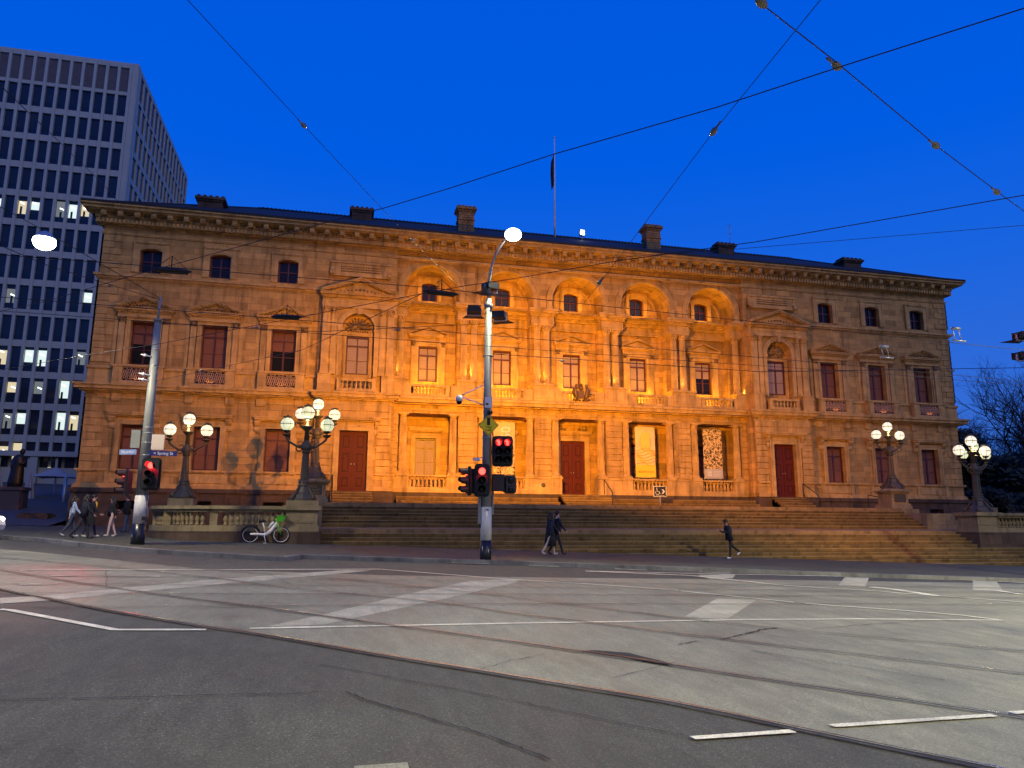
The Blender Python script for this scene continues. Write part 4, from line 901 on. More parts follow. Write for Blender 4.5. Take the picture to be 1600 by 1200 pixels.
spots = [((-17.25,-14.3,.85), 'greenish three-globe lamp on the pedestal at the near end of the left balustrade', 'globeg'),
 ((-17.0,-8.5,2.12), 'three-globe lamp on the tall pedestal behind, left end of the top landing', 'globe'),
 ((-23.05,-8.9,1.06), 'leftmost three-globe lamp, at the far end of the curved balustrade', 'globe'),
 ((17.05,-8.5,2.12), 'three-globe lamp on the tall pedestal at the right end of the top landing', 'globe'),
 ((17.35,-14.3,.64), 'warm three-globe lamp at the right edge, on the pedestal of the right balustrade', 'globe'),
 ((22.6,-9.2,1.0), 'three-globe lamp half hidden behind the rightmost lamp', 'globeg')]
lamp('lamp_glow', 'POINT', (0, -.1, 3.40), 55, (1, .80, .42), lp, None, .15)
for i, (p, lb, gm) in enumerate(spots):
    o_ = lp if i == 0 else copy_tree(lp)
    o_.location = p; tag(o_, lb, group='candelabrum lamps about the steps')
    if i:
        for c in o_.children:
            if c.name.startswith('globe'): c.data = c.data.copy() if False else c.data
        if gm == 'globe':
            for c in o_.children:
                if c.name.startswith('globe'):
                    c.material_slots[0].link = 'OBJECT'; c.material_slots[0].material = M['globe']
# pedestals of the landing lamps
for s in (-1, 1):
    t = thing('lamp_pedestal', ('stone lamp pedestal with dark plaque at the left end of the top landing', 'stone lamp pedestal with dark plaque at the right end of the top landing')[s > 0], 'pedestal', (s*17.0, -8.5, .9))
    q = MB(); q.box(-.72, .72, -.72, .72, 0, .2); q.box(-.66, .66, -.66, .66, .2, .32); q.box(-.58, .58, -.58, .58, .32, .95); q.box(-.68, .68, -.68, .68, .95, 1.03); q.box(-.76, .76, -.76, .76, 1.03, 1.12)
    q.lathe([(.74, 1.12), (.55, 1.24)], (0,0,0), 8, smooth=False); q.build('block', M['pedestal'], t)
    q = MB(); q.box(-.42, .42, -.61, -.58, .40, .90); pq = q.build('plaque', M['bronze'], t)
    q = MB(); q.box(-.46, .46, -.60, -.579, .36, .94); q.build('plaque_border', M['trim'], pq)
    if s < 0:
        text('OLD', .16, 'plaque_lettering', M['trim'], (0, -.615, .80), parent=pq); text('TREASURY', .13, 'plaque_lettering', M['trim'], (0, -.615, .64), parent=pq); text('BUILDING', .13, 'plaque_lettering', M['trim'], (0, -.615, .49), parent=pq)
# ------------------------------------------------------------------ curved balustrades
def balustrade(s, label):
    t = thing('stone_balustrade', label, 'balustrade', (0,0,0))
    path = [(-17.9,-14.45), (-20.2,-14.45)]+[(-20.2+3.4*math.cos(a)*1.0, -11.0+3.45*math.sin(a)) for a in [R(-90)-R(90)*i/7 for i in range(1, 8)]]+[(-23.6, -9.6)]
    path = [(x*-s, y) for x, y in path]
    def sweep(q, wd, z0, z1):
        L_ = [Vector(p) for p in path]; A_ = []; Bq = []
        for i, p in enumerate(L_):
            d = (L_[min(i+1, len(L_)-1)]-L_[max(i-1, 0)]).normalized(); n_ = Vector((-d.y, d.x))*wd; A_.append(p+n_); Bq.append(p-n_)
        for i in range(len(L_)-1):
            q.vprism([tuple(A_[i]), tuple(Bq[i]), tuple(Bq[i+1]), tuple(A_[i+1])], z0, z1)
    zg = -3.0; zp = -.42 if s < 0 else -.38
    q = MB(); sweep(q, .36, zg, zp); q.build('bluestone_plinth', M['plinth'], t)
    q = MB(); sweep(q, .27, zp, zp+.24); sweep(q, .20, .36, .48); sweep(q, .31, .48, .62)
    q.build('coping', M['pedestal'], t)
    segs = []; tot = 0
    for a, c in zip(path, path[1:]): l = math.dist(a, c); segs.append((tot, l, a, c)); tot += l
    def at(d):
        for o_, l, a, c in segs:
            if d <= o_+l+1e-6: u = (d-o_)/l; return (a[0]+(c[0]-a[0])*u, a[1]+(c[1]-a[1])*u)
        return path[-1]
    q = MB(); pr = MB(); nb = int(tot/.235); piers = [int(nb*k_) for k_ in (.33, .58, .80)]
    for i in range(nb+1):
        p = at(min(i*.235+.05, tot))
        if any(abs(i-k_) <= 1 for k_ in piers):
            if i in piers: pr = MB(); pr.cbox((p[0], p[1], (zp+.24+.36)/2), (.30, .30, .36-zp-.24)); pr.build('pier', M['pedestal'], t); q.build('balusters', M['pedestal'], t); q = MB()
            continue
        q.lathe([(r_*1.25, z*(.36-zp-.24)/.45) for r_, z in balv], (p[0], p[1], zp+.24), 8)
    if q.v: q.build('balusters', M['pedestal'], t)
    for (x, y, w_, zb_, zt) in ((17.25*s, -14.3, .72, zp, .62), (23.05*s, -8.9, .62, zp, .80)):
        p = MB(); p.box(x-w_, x+w_, y-w_, y+w_, zb_, zb_+.24); p.box(x-w_+.08, x+w_-.08, y-w_+.08, y+w_-.08, zb_+.24, .46); p.box(x-w_-.06, x+w_+.06, y-w_-.06, y+w_+.06, .46, .64); p.box(x-w_+.06, x+w_-.06, y-w_+.06, y+w_-.06, .64, .86 if s < 0 and w_ > .7 else (.655 if w_ > .7 else 1.04))
        p.box(x-w_+.22, x+w_-.22, y-w_+.055, y-w_+.085, zb_+.36, .36); p.build('end_pedestal', M['pedestal'], t)
        p = MB(); p.box(x-w_-.08, x+w_+.08, y-w_-.08, y+w_+.08, -3.4, zb_); p.build('pedestal_plinth', M['plinth'], t)
balustrade(-1, 'curved stone balustrade on a bluestone base, left of the grand steps')
balustrade(1, 'curved stone balustrade running off the right edge of the photo')
# ------------------------------------------------------------------ signal heads
def signal(name, label, group, loc, rz, lit, lens=3, cols=1, arrows=False, hoods=True, plate=(.40, 1.06)):
    """loc: centre of the backplate; faces local -y"""
    t = thing(name, label, 'traffic light', loc, rz, group)
    pw, ph = plate; q = MB(); r_ = .12
    poly = []
    for cx_, cz_, a0 in ((pw/2-r_, -ph/2+r_, -90), (pw/2-r_, ph/2-r_, 0), (-pw/2+r_, ph/2-r_, 90), (-pw/2+r_, -ph/2+r_, 180)):
        poly += [(cx_+r_*math.cos(R(a0+i*22.5)), cz_+r_*math.sin(R(a0+i*22.5))) for i in range(5)]
    q.prism(poly, -.02, .02); q.build('backplate', M['black'], t)
    q = MB(); q.box(-pw/2+.06, pw/2-.06, -.10, .16, -ph/2+.08, ph/2-.08); q.build('housing', M['hood'], t)
    for c in range(cols):
        x = (c-(cols-1)/2)*.30
        for i in range(lens):
            z = (1-i)*.30 if lens == 3 else (.5-i)*.30
            on = (i == 0 and lit)
            q = MB()
            if on and arrows:
                q.prism([(x-.03, z-.09), (x+.03, z-.09), (x+.03, z+.02), (x-.02, z+.10), (x-.09, z+.04), (x-.03, z+.01)], -.125, -.115); q.tube([(x+.02, -.12, z-.1), (x+.03, -.12, z+.02), (x-.02, -.12, z+.07)], .03, 6)
                q.build('lit_arrow', M['redcore'], t); q = MB(); q.lathe([(.115, 0), (.115, .012)], (0,0,0), 20); q.xf(Matrix.Translation((x, -.10, z)) @ Matrix.Rotation(R(90), 4, 'X')); q.build('lens', M['red'] if False else RD_, t)
            else:
                q.lathe([(.115, 0), (.11, .02), (.06, .045)], (0,0,0), 20); q.xf(Matrix.Translation((x, -.10, z)) @ Matrix.Rotation(R(90), 4, 'X'))
                q.build('lens', M['redcore'] if on else M['dark'], t)
            if hoods:
                n_ = 14; vs = []
                for y, rr in ((-.10, .135), (-.36, .125)):
                    for k_ in range(n_+1):
                        a = R(-40)+R(260)*k_/n_; vs.append((x+rr*math.cos(a), y+(.10 if y < -.2 and (a < R(-5) or a > R(185)) else 0), z+rr*math.sin(a)))
                q = MB(); q.add(vs, [(k_, k_+1, k_+n_+2, k_+n_+1) for k_ in range(n_)], True); q.build('hood', HD if not on else HR, t)
    return t
def hoodmat(name, c):
    m = mat(name, c, .5, var=.1); return m
HD = hoodmat('hood_black', (.013, .012, .013)); HR = hoodmat('hood_red_spill_tint', (.016, .012, .012)); RD_ = emis('dim_red_lens', (1, .015, .02), 1.4)  # hoods of lit lenses carry a trace of red spill in their colour
def shade(p): return p
# ------------------------------------------------------------------ centre pole
PCX, PCY = -10.87, -22.30; gz = G(PCX, PCY)
pc = thing('signal_pole', 'tall grey tram pole with cameras and lamp arm in front of the steps', 'pole', (PCX, PCY, gz))
H = lambda z: z-gz           # height above the foot from eye-relative height
q = MB(); q.tube([(0,0,1.0), (0,0,H(7.9))], [.172, .112], 20); q.lathe([(.14, 0), (.165, .03), (.165, .14), (.13, .18), (.11, .20)], (0,0,H(7.55)), 16); q.build('shaft', M['steelpole'], pc)
q = MB(); q.tube([(0,0,.62), (0,0,1.75)], [.192, .190], 20); q.build('white_band', M['polewhite'], pc)
q = MB(); q.tube([(0,0,-.3), (0,0,.64)], [.198, .197], 20); q.build('black_band', M['poleblack'], pc)
q = MB(); q.tube([(0,0,H(7.7)), (0.02,0,H(8.6)), (.10,-.02,H(9.2)), (.28,-.05,H(9.7)), (.55,-.1,H(10.15))], [.07, .055, .045, .04, .035], 8); q.tube([(-.06,0,H(8.2)), (.0,-.05,H(8.9)), (.16,-.05,H(9.4)), (.3,-.06,H(9.7))], .022, 6); q.build('lamp_arm', M['steelpole'], pc)
q = MB(); q.lathe([(.0, 0), (.26, .02), (.28, .08), (.2, .16), (.05, .2)], (.85, -.2, H(10.36)), 14); q.tube([(.5,-.1,H(10.10)), (.75,-.15,H(10.40))], .035, 6); q.cur = 1; q.sphere((.85, -.2, H(10.37)), .31, 16, 10, .75); q.build('luminaire', [M['galv'], M['lampglow']], pc)
lamp('street_lamp_beam', 'SPOT', (.85, -.2, H(9.95)), 2600, (1, .93, .60), pc, (.85, -10, 0), .18, R(120), .5)
q = MB(); q.cbox((-.16, 0, H(8.25)), (.14, .16, .24)); q.cbox((.0, -.05, H(8.05)), (.62, .06, .05)); q.build('junction_box', M['black'], pc)
for z in (2.9, 4.1, 4.16, 5.8): 
    q = MB(); q.lathe([(.17, -.02), (.18, 0), (.17, .02)], (0,0,H(z)), 16); q.build('clamp_band', M['galv'], pc)
q = MB(); q.tube([(-.15,0,H(4.75)), (-.9,-.1,H(4.35))], .022, 6); q.tube([(-.15,0,H(4.05)), (-1.0,-.1,H(4.30))], .022, 6); q.build('camera_bracket', M['white'], pc)
q = MB(); q.lathe([(.03, .22), (.10, .18), (.12, .1), (.12, 0)], (-1.02,-.1,H(4.12)), 12); q.cur = 1; q.sphere((-1.02,-.1,H(4.11)), .10, 12, 8); q.build('dome_camera', [M['white'], M['dark']], pc)
q = MB(); q.cbox((-.38,-.1,H(2.12)), (.24,.09,.09)); q.tube([(-.16,0,H(2.2)), (-.38,-.1,H(2.16))], .02, 5); q.build('bullet_camera', M['white'], pc)
q = MB(); q.box(-.13, .13, -.20, -.18, H(3.92), H(4.30)); q.build('small_plate', M['white'], pc)
q = MB(); q.lathe([(.06, 0), (.10, .04), (.10, .12), (.05, .16)], (.04,-.22,H(3.68)), 10); q.lathe([(.04, 0), (.06, .03), (.04, .06)], (-.05,-.22,H(4.02)), 8); q.build('bell', M['black'], pc)
q = MB(); q.tube([(.17,-.02,H(3.6)), (.21,-.04,H(2.9)), (.14,-.06,H(2.3)), (-.14,-.08,H(2.2))], .016, 5); q.tube([(-.19,0,H(1.0)), (-.2,0,H(-.2))], .03, 6); q.tube([(.19,0,H(.9)), (.2,0,H(-.1))], .014, 6); q.build('cable', M['black'], pc)
q = MB(); q.box(-.27, -.20, -.08, .10, H(-.05), H(1.25)); q.box(.20, .25, -.06, .08, H(.25), H(1.1)); q.lathe([(.05, 0), (.05, .05)], (0,-.21,H(.4)), 10); q.build('service_box', M['steelpole'], pc)
# diamond sign on the pole
ds = thing('warning_sign', 'yellow diamond sign with black lettering high on the centre pole', 'sign', (PCX-.0, PCY-.23, 3.30))
q = MB(); q.prism([(0,-.37), (.37,0), (0,.37), (-.37,0)], -.008, .008); q.build('plate', M['yellow'], ds)
q = MB()
for s in (-1, 1):
    q.prism([(0,-.345*s), (.345,0), (.325,0), (0,-.325*s)] if s > 0 else [(0,.345), (0,.325), (.325,0), (.345,0)], -.013, -.009); q.prism([(0,-.345*s), (0,-.325*s), (-.325,0), (-.345,0)] if s > 0 else [(0,.345), (-.345,0), (-.325,0), (0,.325)], -.013, -.009)
q.box(-.055, .055, -.014, -.009, .0, .27); q.build('border_and_pictogram', M['black'], ds)
text('TAKE', .09, 'lettering', M['black'], (0, -.014, -.07), parent=ds); text('CARE', .09, 'lettering', M['black'], (0, -.014, -.17), parent=ds)
gs = 'traffic signals on the centre pole'
s1 = signal('traffic_signal', 'two-column signal with two red arrows lit, upper right on the centre pole', gs, (PCX+.52, PCY-.15, 2.42), R(-6), True, cols=2, arrows=True, plate=(.72, 1.06))
s2 = signal('traffic_signal', 'facing signal with one red lamp lit, lower left on the centre pole', gs, (PCX-.22, PCY-.30, 1.40), R(-10), True, plate=(.52, 1.12))
s3 = signal('traffic_signal', 'side-on signal with hooded lenses turned left, lower left on the centre pole', gs, (PCX-.62, PCY-.10, 1.38), R(-78), True, plate=(.30, 1.0))
s4 = signal('pedestrian_signal', 'dark pedestrian signal turned away, lower right on the centre pole', gs, (PCX+.80, PCY-.06, 1.28), R(14), False, lens=2, hoods=False, plate=(.50, .62))
q = MB(); q.box(PCX+.16, PCX+.55, PCY-.30, PCY-.05, 1.05, 1.62); tag(q.build('control_box', M['hood']), 'square dark box between pole and pedestrian signal', 'box')
# floodlights up the pole: black boxes that light the facade
AMB = (1, .385, .008); AMB2 = (1, .40, .10)
def flood(name, label, loc, target, energy, color, ang, size=.12, blend=.6, added_visor=True):
    d = (Vector(target)-Vector(loc)); rz = math.atan2(d.y, d.x)-PI/2
    t = thing(name, label, 'floodlight', loc, rz, 'facade floodlights on poles')
    q = MB(); q.box(-.23, .23, -.22, .20, -.11, .12); q.box(-.25, .25, .20, .24, -.13, .14); q.build('housing', M['black'], t)
    q = MB(); q.box(-.20, .20, .241, .245, -.10, .11); q.build('lens', M['uplight'], t)
    q = MB(); q.box(-.27, -.25, -.05, .05, -.2, .05); q.box(.25, .27, -.05, .05, -.2, .05); q.box(-.27, .27, -.05, .05, -.22, -.19); q.build('yoke', M['galv'], t)
    if added_visor: q = MB(); q.vprism([(-.26, .24), (.26, .24), (.42, .68), (-.42, .68)], -.135, -.125); q.build('added_visor', M['black'], t)  # plate added below the lens to cut the beam off the steps
    ld = Vector((0, math.hypot(d.x, d.y), d.z)); lamp('floodlight_beam', 'SPOT', (0, .34, 0), energy, color, t, Vector((0, .34, 0))+ld, size, ang, blend)
    return t
flood('floodlight', 'left black floodlight at the top of the centre pole', (PCX-.50, PCY+.1, 7.50), (-8, 0, 5.5), 15000, AMB, R(88), .04, .9)
flood('floodlight', 'right black floodlight at the top of the centre pole', (PCX+.42, PCY+.1, 7.36), (0.5, 0, 3.2), 35000, AMB, R(82), .04, .9)
flood('floodlight', 'small topmost floodlight on the centre pole, aimed at the left wing', (PCX+.10, PCY+.12, 8.42), (-19.5, 0, 3.0), 11500, AMB, R(76), .04, .9)
RX_, RY_ = 9.9, -25.2
rp_ = thing('signal_pole', 'tall grey pole just beyond the right edge, carrying two floodlights', 'pole', (RX_, RY_, G(RX_, RY_)))
q = MB(); q.tube([(0,0,-.2), (0,0,10.5)], [.17, .11], 14); q.tube([(-.4,0,8.7), (.1,0,8.7)], .03, 6); q.tube([(-.5,0,7.9), (.1,0,7.9)], .03, 6); q.build('shaft', M['steelpole'], rp_)
flood('floodlight', 'upper floodlight at the right edge of the photo', (RX_-.42, RY_+.1, 7.15), (12, 0, 3.0), 2300, AMB, R(74), .05, .9)
flood('floodlight', 'lower floodlight at the right edge of the photo', (RX_-.55, RY_+.1, 6.35), (9, -5, 1.0), 4600, AMB, R(80), .05, .95, False)
# ------------------------------------------------------------------ left pole
PLX, PLY = -22.62, -18.6; gz2 = G(PLX, PLY); H2 = lambda z: z-gz2
pl_ = thing('signal_pole', 'leaning pale tram pole with street signs, left in front of the building', 'pole', (PLX, PLY, gz2))
q = MB(); q.tube([(0,0,1.2), (-.02,0,H2(7.3))], [.215, .115], 20); q.lathe([(.15, 0), (.15, .06), (.10, .08)], (-.02,0,H2(7.28)), 14); q.tube([(-.02,0,H2(7.3)), (0,0,H2(8.2))], .05, 8); q.build('shaft', M['steelpole'], pl_)
q = MB(); q.tube([(0,0,.70), (0,0,1.7)], [.222, .218], 20); q.build('white_band', M['polewhite'], pl_)
q = MB(); q.tube([(0,0,-.3), (0,0,.72)], [.228, .226], 20); q.build('black_band', M['poleblack'], pl_)
for z in (2.3, 2.75, 3.1, 3.3, 5.6, 6.2): q = MB(); q.lathe([(.21-.012*z, -.02), (.232-.012*z, 0), (.21-.012*z, .02)], (0,0,H2(z)), 16); q.build('clamp_band', M['galv'], pl_)
for z in (5.9, 5.2, 5.0): q = MB(); q.tube([(-.1,-.12,H2(z)), (-.45,-.2,H2(z+.05))], .025, 5); q.sphere((-.3,-.17,H2(z+.03)), .06, 6, 5); q.build('wire_insulator', M['white'], pl_)
q = MB(); q.box(-.52, -.22, -.1, .12, H2(2.55), H2(3.2)); q.build('cabinet', M['steelpole'], pl_)
q = MB(); q.tube([(.20,-.12,H2(.9)), (.24,-.16,H2(-.05)), (.15,-.22,H2(-.1))], .018, 5); q.box(.12, .22, -.25, -.18, H2(.0), H2(.14)); q.build('cable', M['black'], pl_)
q = MB(); q.box(PLX+.18, PLX+.60, PLY-.14, PLY-.12, 2.50, 3.05); tag(q.build('blank_sign', mat('cream_sign', (.70, .58, .46), .5, var=.05)), 'blank cream square sign above the Spring St nameplate', 'sign')
st = thing('street_sign', 'dark blue nameplate reading Spring St on the left pole', 'street sign', (PLX+.62, PLY-.18, 2.37)); q = MB(); q.box(-.46, .46, -.01, .01, -.09, .09); q.build('plate', M['blue'], st); text('< Spring St', .15, 'lettering', M['white'], (0, -.014, -.005), parent=st)
st = thing('street_sign', 'lighter blue nameplate reading Macarthur St on the left pole', 'street sign', (PLX-.58, PLY-.05, 2.40), R(-28)); q = MB(); q.box(-.36, .36, -.01, .01, -.09, .09); q.build('plate', mat('sign_blue_faded', (.22, .30, .55), .5, var=.1), st); text('Macarthur', .13, 'lettering', M['white'], (0, -.014, -.005), parent=st)
gs = 'traffic signals on the left pole'
s5 = signal('traffic_signal', 'rounded signal with glowing red lamp on the right of the left pole', gs, (PLX+.30, PLY-.28, 1.62), R(-6), True, plate=(.66, 1.14))
s6 = signal('traffic_signal', 'smaller signal turned left with a red top, on the left pole', gs, (PLX-.52, PLY-.12, 1.32), R(-62), True, plate=(.42, .95))
lamp('red_lamp_spill', 'POINT', (0, -.34, .30), 40, (1, .02, .03), s5, None, .06); lamp('signal_beam', 'SPOT', (0, -.36, .30), 2600, (1, .02, .06), s5, (.6, -14, -2.2), .08, R(30), .9); lamp('red_lamp_spill', 'POINT', (0, -.34, .30), 12, (1, .03, .03), s2, None, .06)
# ------------------------------------------------------------------ street lamps that light the crossing
def road_lamp(label, loc, arm, energy, inv=False):
    t = thing('street_lamp', label, 'street lamp', loc); z = G(loc[0], loc[1])
    q = MB(); q.tube([(0,0,z-loc[2]-.2), (0,0,-.4)], [.13, .08], 10); q.tube([(0,0,-.45), (arm*.4,0,-.05), (arm,0,.06)], [.06, .05, .04], 8); q.build('pole', M['steelpole'], t)
    q = MB(); q.box(arm-.1, arm+.55, -.14, .14, 0, .14); q.cur = 1; q.box(arm, arm+.5, -.11, .11, -.015, -.001); q.build('luminaire', [M['galv'], M['lampglow']], t)
    lamp('street_lamp_beam', 'SPOT', (arm+.2, 0, -.35), energy, (1, .93, .60), t, (arm+.2, 1.5, -10), .3, R(140), .4)
road_lamp('street lamp behind the viewer on the left', (-27, -52, 9.0), 1.8, 12500)
road_lamp('street lamp behind the viewer on the right', (-2, -55, 9.0), -1.8, 12500)
road_lamp('street lamp beyond the right edge, over the tram stop', (9, -38, 9.0), -1.8, 12000)
# pendant lamp over the left carriageway
pd = thing('pendant_lamp', 'bright street lamp hung on a span wire before the office tower', 'street lamp', (-25.45, -22.0, 8.85))
q = MB(); q.lathe([(.05, .34), (.16, .28), (.30, .12), (.32, .06), (.28, .04)], (0,0,0), 14); q.build('shade', M['galv'], pd)
q = MB(); q.sphere((0,0,-.02), .34, 14, 10, .8); q.build('lens', M['lampglow'], pd); lamp('street_lamp_beam', 'SPOT', (0, 0, -.5), 3500, (1, .88, .6), pd, (0, 0, -10), .2, R(140), .5)
# ------------------------------------------------------------------ overhead wires
def rad_at(p, base): return base
def wire(label, pts, r_=.010, kind='overhead_wire', fit=()):
    q = MB(); q.tube(pts, r_, 6); o_ = tag(q.build(kind, M['wire']), label, 'wire', 'overhead tram wires')
    for f, d in fit:
        d = Vector(d).normalized(); f = Vector(f); c = MB()
        c.tube([f-d*.09, f-d*.06, f-d*.03, f+d*.03, f+d*.06, f+d*.09], [.010, .028, .042, .042, .028, .010], 8)
        c.tube([f-d*.2, f-d*.08], .014, 6); c.build('insulator', M['insul'], o_)
    return o_
Z = 4.3
w1 = [(-9.8,-44.15),(-10.42,-43.13),(-11.4,-42.04),(-12.19,-41.13),(-13.57,-39.75),(-14.65,-38.53),(-15.43,-37.71),(-16.13,-37.08),(-18.19,-35.07),(-19.94,-33.37),(-21.67,-31.59),(-25.95,-27.87),(-34,-20)]
wire('contact wire crossing the whole photo from upper right to lower left', [(x, y, Z) for x, y in w1], .0062)
w2 = [(-14.5,-43.3,4.6),(-12.44,-42.35,4.6),(-11.2,-41.74,4.6),(-8.89,-40.54,4.6),(-7.1,-39.67,4.6),(-1.44,-36.97,4.6),(9.9,-31,5)]
dd2 = (2, 1, 0)
wire('span wire with four insulators falling to the right, top right of the photo', w2, .0062, fit=[((-12.38,-42.33,4.6), dd2), ((-11.12,-41.67,4.6), dd2), ((-8.89,-40.54,4.6), dd2), ((-7.05,-39.64,4.6), dd2)])
wire('long contact wire entering at the right edge and running down to the left', [(x, y, Z) for x, y in [(-6.23,-41.06),(-7.2,-40.16),(-9.74,-37.81),(-11.48,-36.52),(-13.0,-35.15),(-13.78,-34.54),(-14.42,-33.93),(-16.67,-31.75),(-18.27,-30.19),(-20.31,-28.2),(-22.42,-26.4),(-27.2,-22.08),(-36,-14)]], .0068)
wire('level contact wire over the nearest cross track', [(x, y, Z) for x, y in [(-34,-34.4),(-22.19,-34.3),(-18.58,-34.32),(-14.47,-34.3),(-10.21,-33.9),(-4.45,-33.36),(.68,-32.89),(5.37,-32.46),(16,-31.6)]], .0066)
wire('level contact wire over the middle cross track', [(x, y, Z) for x, y in [(-34,-32.2),(-23.55,-31.7),(-16.14,-31.3),(-8.43,-30.75),(-4.61,-30.45),(1.61,-29.8),(7.9,-29.1),(16,-28.4)]], .007)
wire('level contact wire over the far cross track', [(x, y, Z) for x, y in [(-34,-31),(-24.11,-30.6),(-16.15,-30.19),(-7.08,-29.65),(-.2,-29.4),(7.45,-28.8),(16,-28.1)]], .006)
wire('thin span wire above the right end of the roof', [(-.35,-35.7,6.5),(-1.4,-35.11,6.5),(-6.74,-32.3,6.5),(-10.7,-30.4,6.5)], .006)
wire('span wire with two insulators running down to the centre pole', [(-18.43,-38.31,7.0),(-16.77,-34.78,7.0),(-14.33,-29.57,7.05),(PCX,PCY,7.3)], .0055, fit=[((-16.77,-34.78,7.0), (1,2,0)), ((-14.33,-29.57,7.05), (1,2,0))])
wire('steep span wire with two insulators in the upper right sky', [(-11.15,-42.04,5.5),(-11.09,-39.1,5.28),(-11.2,-34.6,4.45),(-11.25,-34.0,4.32)], .005, fit=[((-11.09,-39.1,5.28), (0,1,-.2)), ((-11.2,-34.78,4.5), (0,1,-.2))])
wire('span wire from the left pole up over the office tower', [(-23.19,-31.27,9.0),(-26.5,-14,14.5),(-28.93,-1.35,18.28)], .010, fit=[((-28.6,-3.0,17.75), (-1,5,2))])
wire('span wire from the left pole to the left edge', [(PLX,PLY,8.1),(-24.5,-24,7.4),(-28,-33,7.2)], .012, fit=[((-23.6,-21.3,7.72), (-1,-3,-.3))])
wire('second span wire from the left pole to the left edge', [(PLX,PLY,8.15),(-25.45,-22.0,9.18),(-32,-30,11.2)], .012)
wire('span wire from the left pole across to the centre pole', [(PLX,PLY,7.2),(-16.8,-20.6,6.75),(PCX,PCY,7.0)], .010, fit=[((-19,-19.9,6.95), (3,-1,0)), ((-14,-21.4,6.8), (3,-1,0))])
wire('span wire from the centre pole to the right edge', [(PCX,PCY,5.9),(-1,-23.8,5.45),(RX_,RY_,5.9)], .012, fit=[((-8.2,-22.6,5.72), (1,-.1,0)), ((6.5,-24.7,5.7), (1,-.1,0))])
wire('short stay wire hung with a white insulator above the first cornice', [(PLX,PLY,5.0),(-17,-27,4.6),(-14.2,-34.3,4.35)], .007, fit=[((-20.4,-22,4.85), (2,-3,0))])
# section insulators: dark boat-shaped fittings in the contact wires
for (x, y, z), lb, d in (((-18.83,-34.41,4.22), 'red-lit boat-shaped fitting on the wires before the leftmost attic window', (1,0,0)), ((-17.09,-31.72,4.25), 'dark boat-shaped fitting on the wires before the third pediment from the left', (1,-.2,0)), ((-14.15,-34.29,4.22), 'dark boat-shaped fitting on the wires before the first arch', (1,.12,0))):
    d = Vector(d).normalized(); c = Vector((x, y, z)); q = MB()
    q.tube([c-d*.33, c-d*.25, c-d*.12, c+d*.12, c+d*.25, c+d*.33], [.012, .035, .042, .042, .035, .012], 6); q.tube([c-d*.26+Vector((0,.08,-.02)), c+d*.26+Vector((0,.08,-.02))], .015, 5)
    q.tube([c+Vector((0,0,.05)), c+Vector((0,0,.26))], .009, 5); q.tube([c-d*.27+Vector((0,0,.02)), c+Vector((0,0,.26)), c+d*.27+Vector((0,0,.02))], .006, 5)
    tag(q.build('section_insulator', M['wire']), lb, 'wire fitting')
for (x, y), lb in (((-1.6,-33.2), 'small wire hanger in the sky right of the building'), ((-1.95,-31.2), 'small wire hanger before the right wing')):
    q = MB(); q.tube([(x-.12, y, Z+.33), (x+.12, y, Z+.33)], .035, 6); q.tube([(x-.10, y, Z+.3), (x-.05, y, Z+.03)], .01, 4); q.tube([(x+.07, y, Z+.3), (x+.12, y, Z+.03)], .01, 4); q.tube([(x-.15, y, Z+.03), (x+.25, y, Z+.03)], .022, 5)
    tag(q.build('wire_hanger', M['galv']), lb, 'wire fitting')

for i, (x0, x1, y, ht) in enumerate(((-110, -62, -96, 34), (-58, -20, -92, 44), (-8, 34, -94, 38), (38, 90, -90, 30))):
    t = thing('office_building', ('tall', 'taller', 'broad', 'low')[i]+' office block across the street behind the viewer', 'building', (x0, y, -2.5))
    q = MB(); q.box(0, x1-x0, -20, 0, 0, ht); q.build('wall', mat('masonry_%d' % i, (.16+.03*i, .14+.02*i, .12), .8, var=.2), t)
    q = MB(); l_ = MB(); nb_ = int((x1-x0)/3.2); nf = int(ht/3.6)
    for a in range(nb_):
        for b2 in range(nf):
            X = 1+a*3.2; (l_ if random.random() < .22 else q).box(X, X+1.9, .01, .06, 1+b2*3.6, 3.2+b2*3.6)
    tag(q.build('window', M['glassdim'], t), kind='stuff'); tag(l_.build('lit_window', emis('warm_window_%d' % i, (1, .75, .42), .7), t), kind='stuff')
# ------------------------------------------------------------------ office tower behind the plaza
tw = thing('office_tower', 'grey precast concrete office tower with rows of narrow windows, some lit', 'building', (-37.0, 26.0, 2.0))
TX, TY, TZ = -37.0, 26.0, 2.0          # right front corner
rows = [(44.05-TZ, 41.45-TZ, 'blind'), (41.1-TZ, 38.85-TZ, '')]+[(38.25-2.86*k-TZ, 36.0-2.86*k-TZ, '') for k in range(12)]
NB = 30; BW = 1.06
q = MB(); ztop = 44.6-TZ
q.box(-NB*BW-1.2, -.22, .34, 25, -4, ztop-.05)             # core behind the lattice
core = q
q = MB()
zs = [ztop]+[z for r_ in rows for z in r_[:2]]+[-4]
for i in range(0, len(zs), 2): q.box(-NB*BW-.9, 0, -.02, .32, zs[i+1] if zs[i+1] < zs[i] else zs[i]-.3, zs[i])
for i in range(NB+1):
    x = -.62-i*BW; q.box(x-.13, x+.13, -.12, .32, 3.6, ztop-.25) 
q.box(-.48, .0, -.06, .32, -4, ztop-.002)
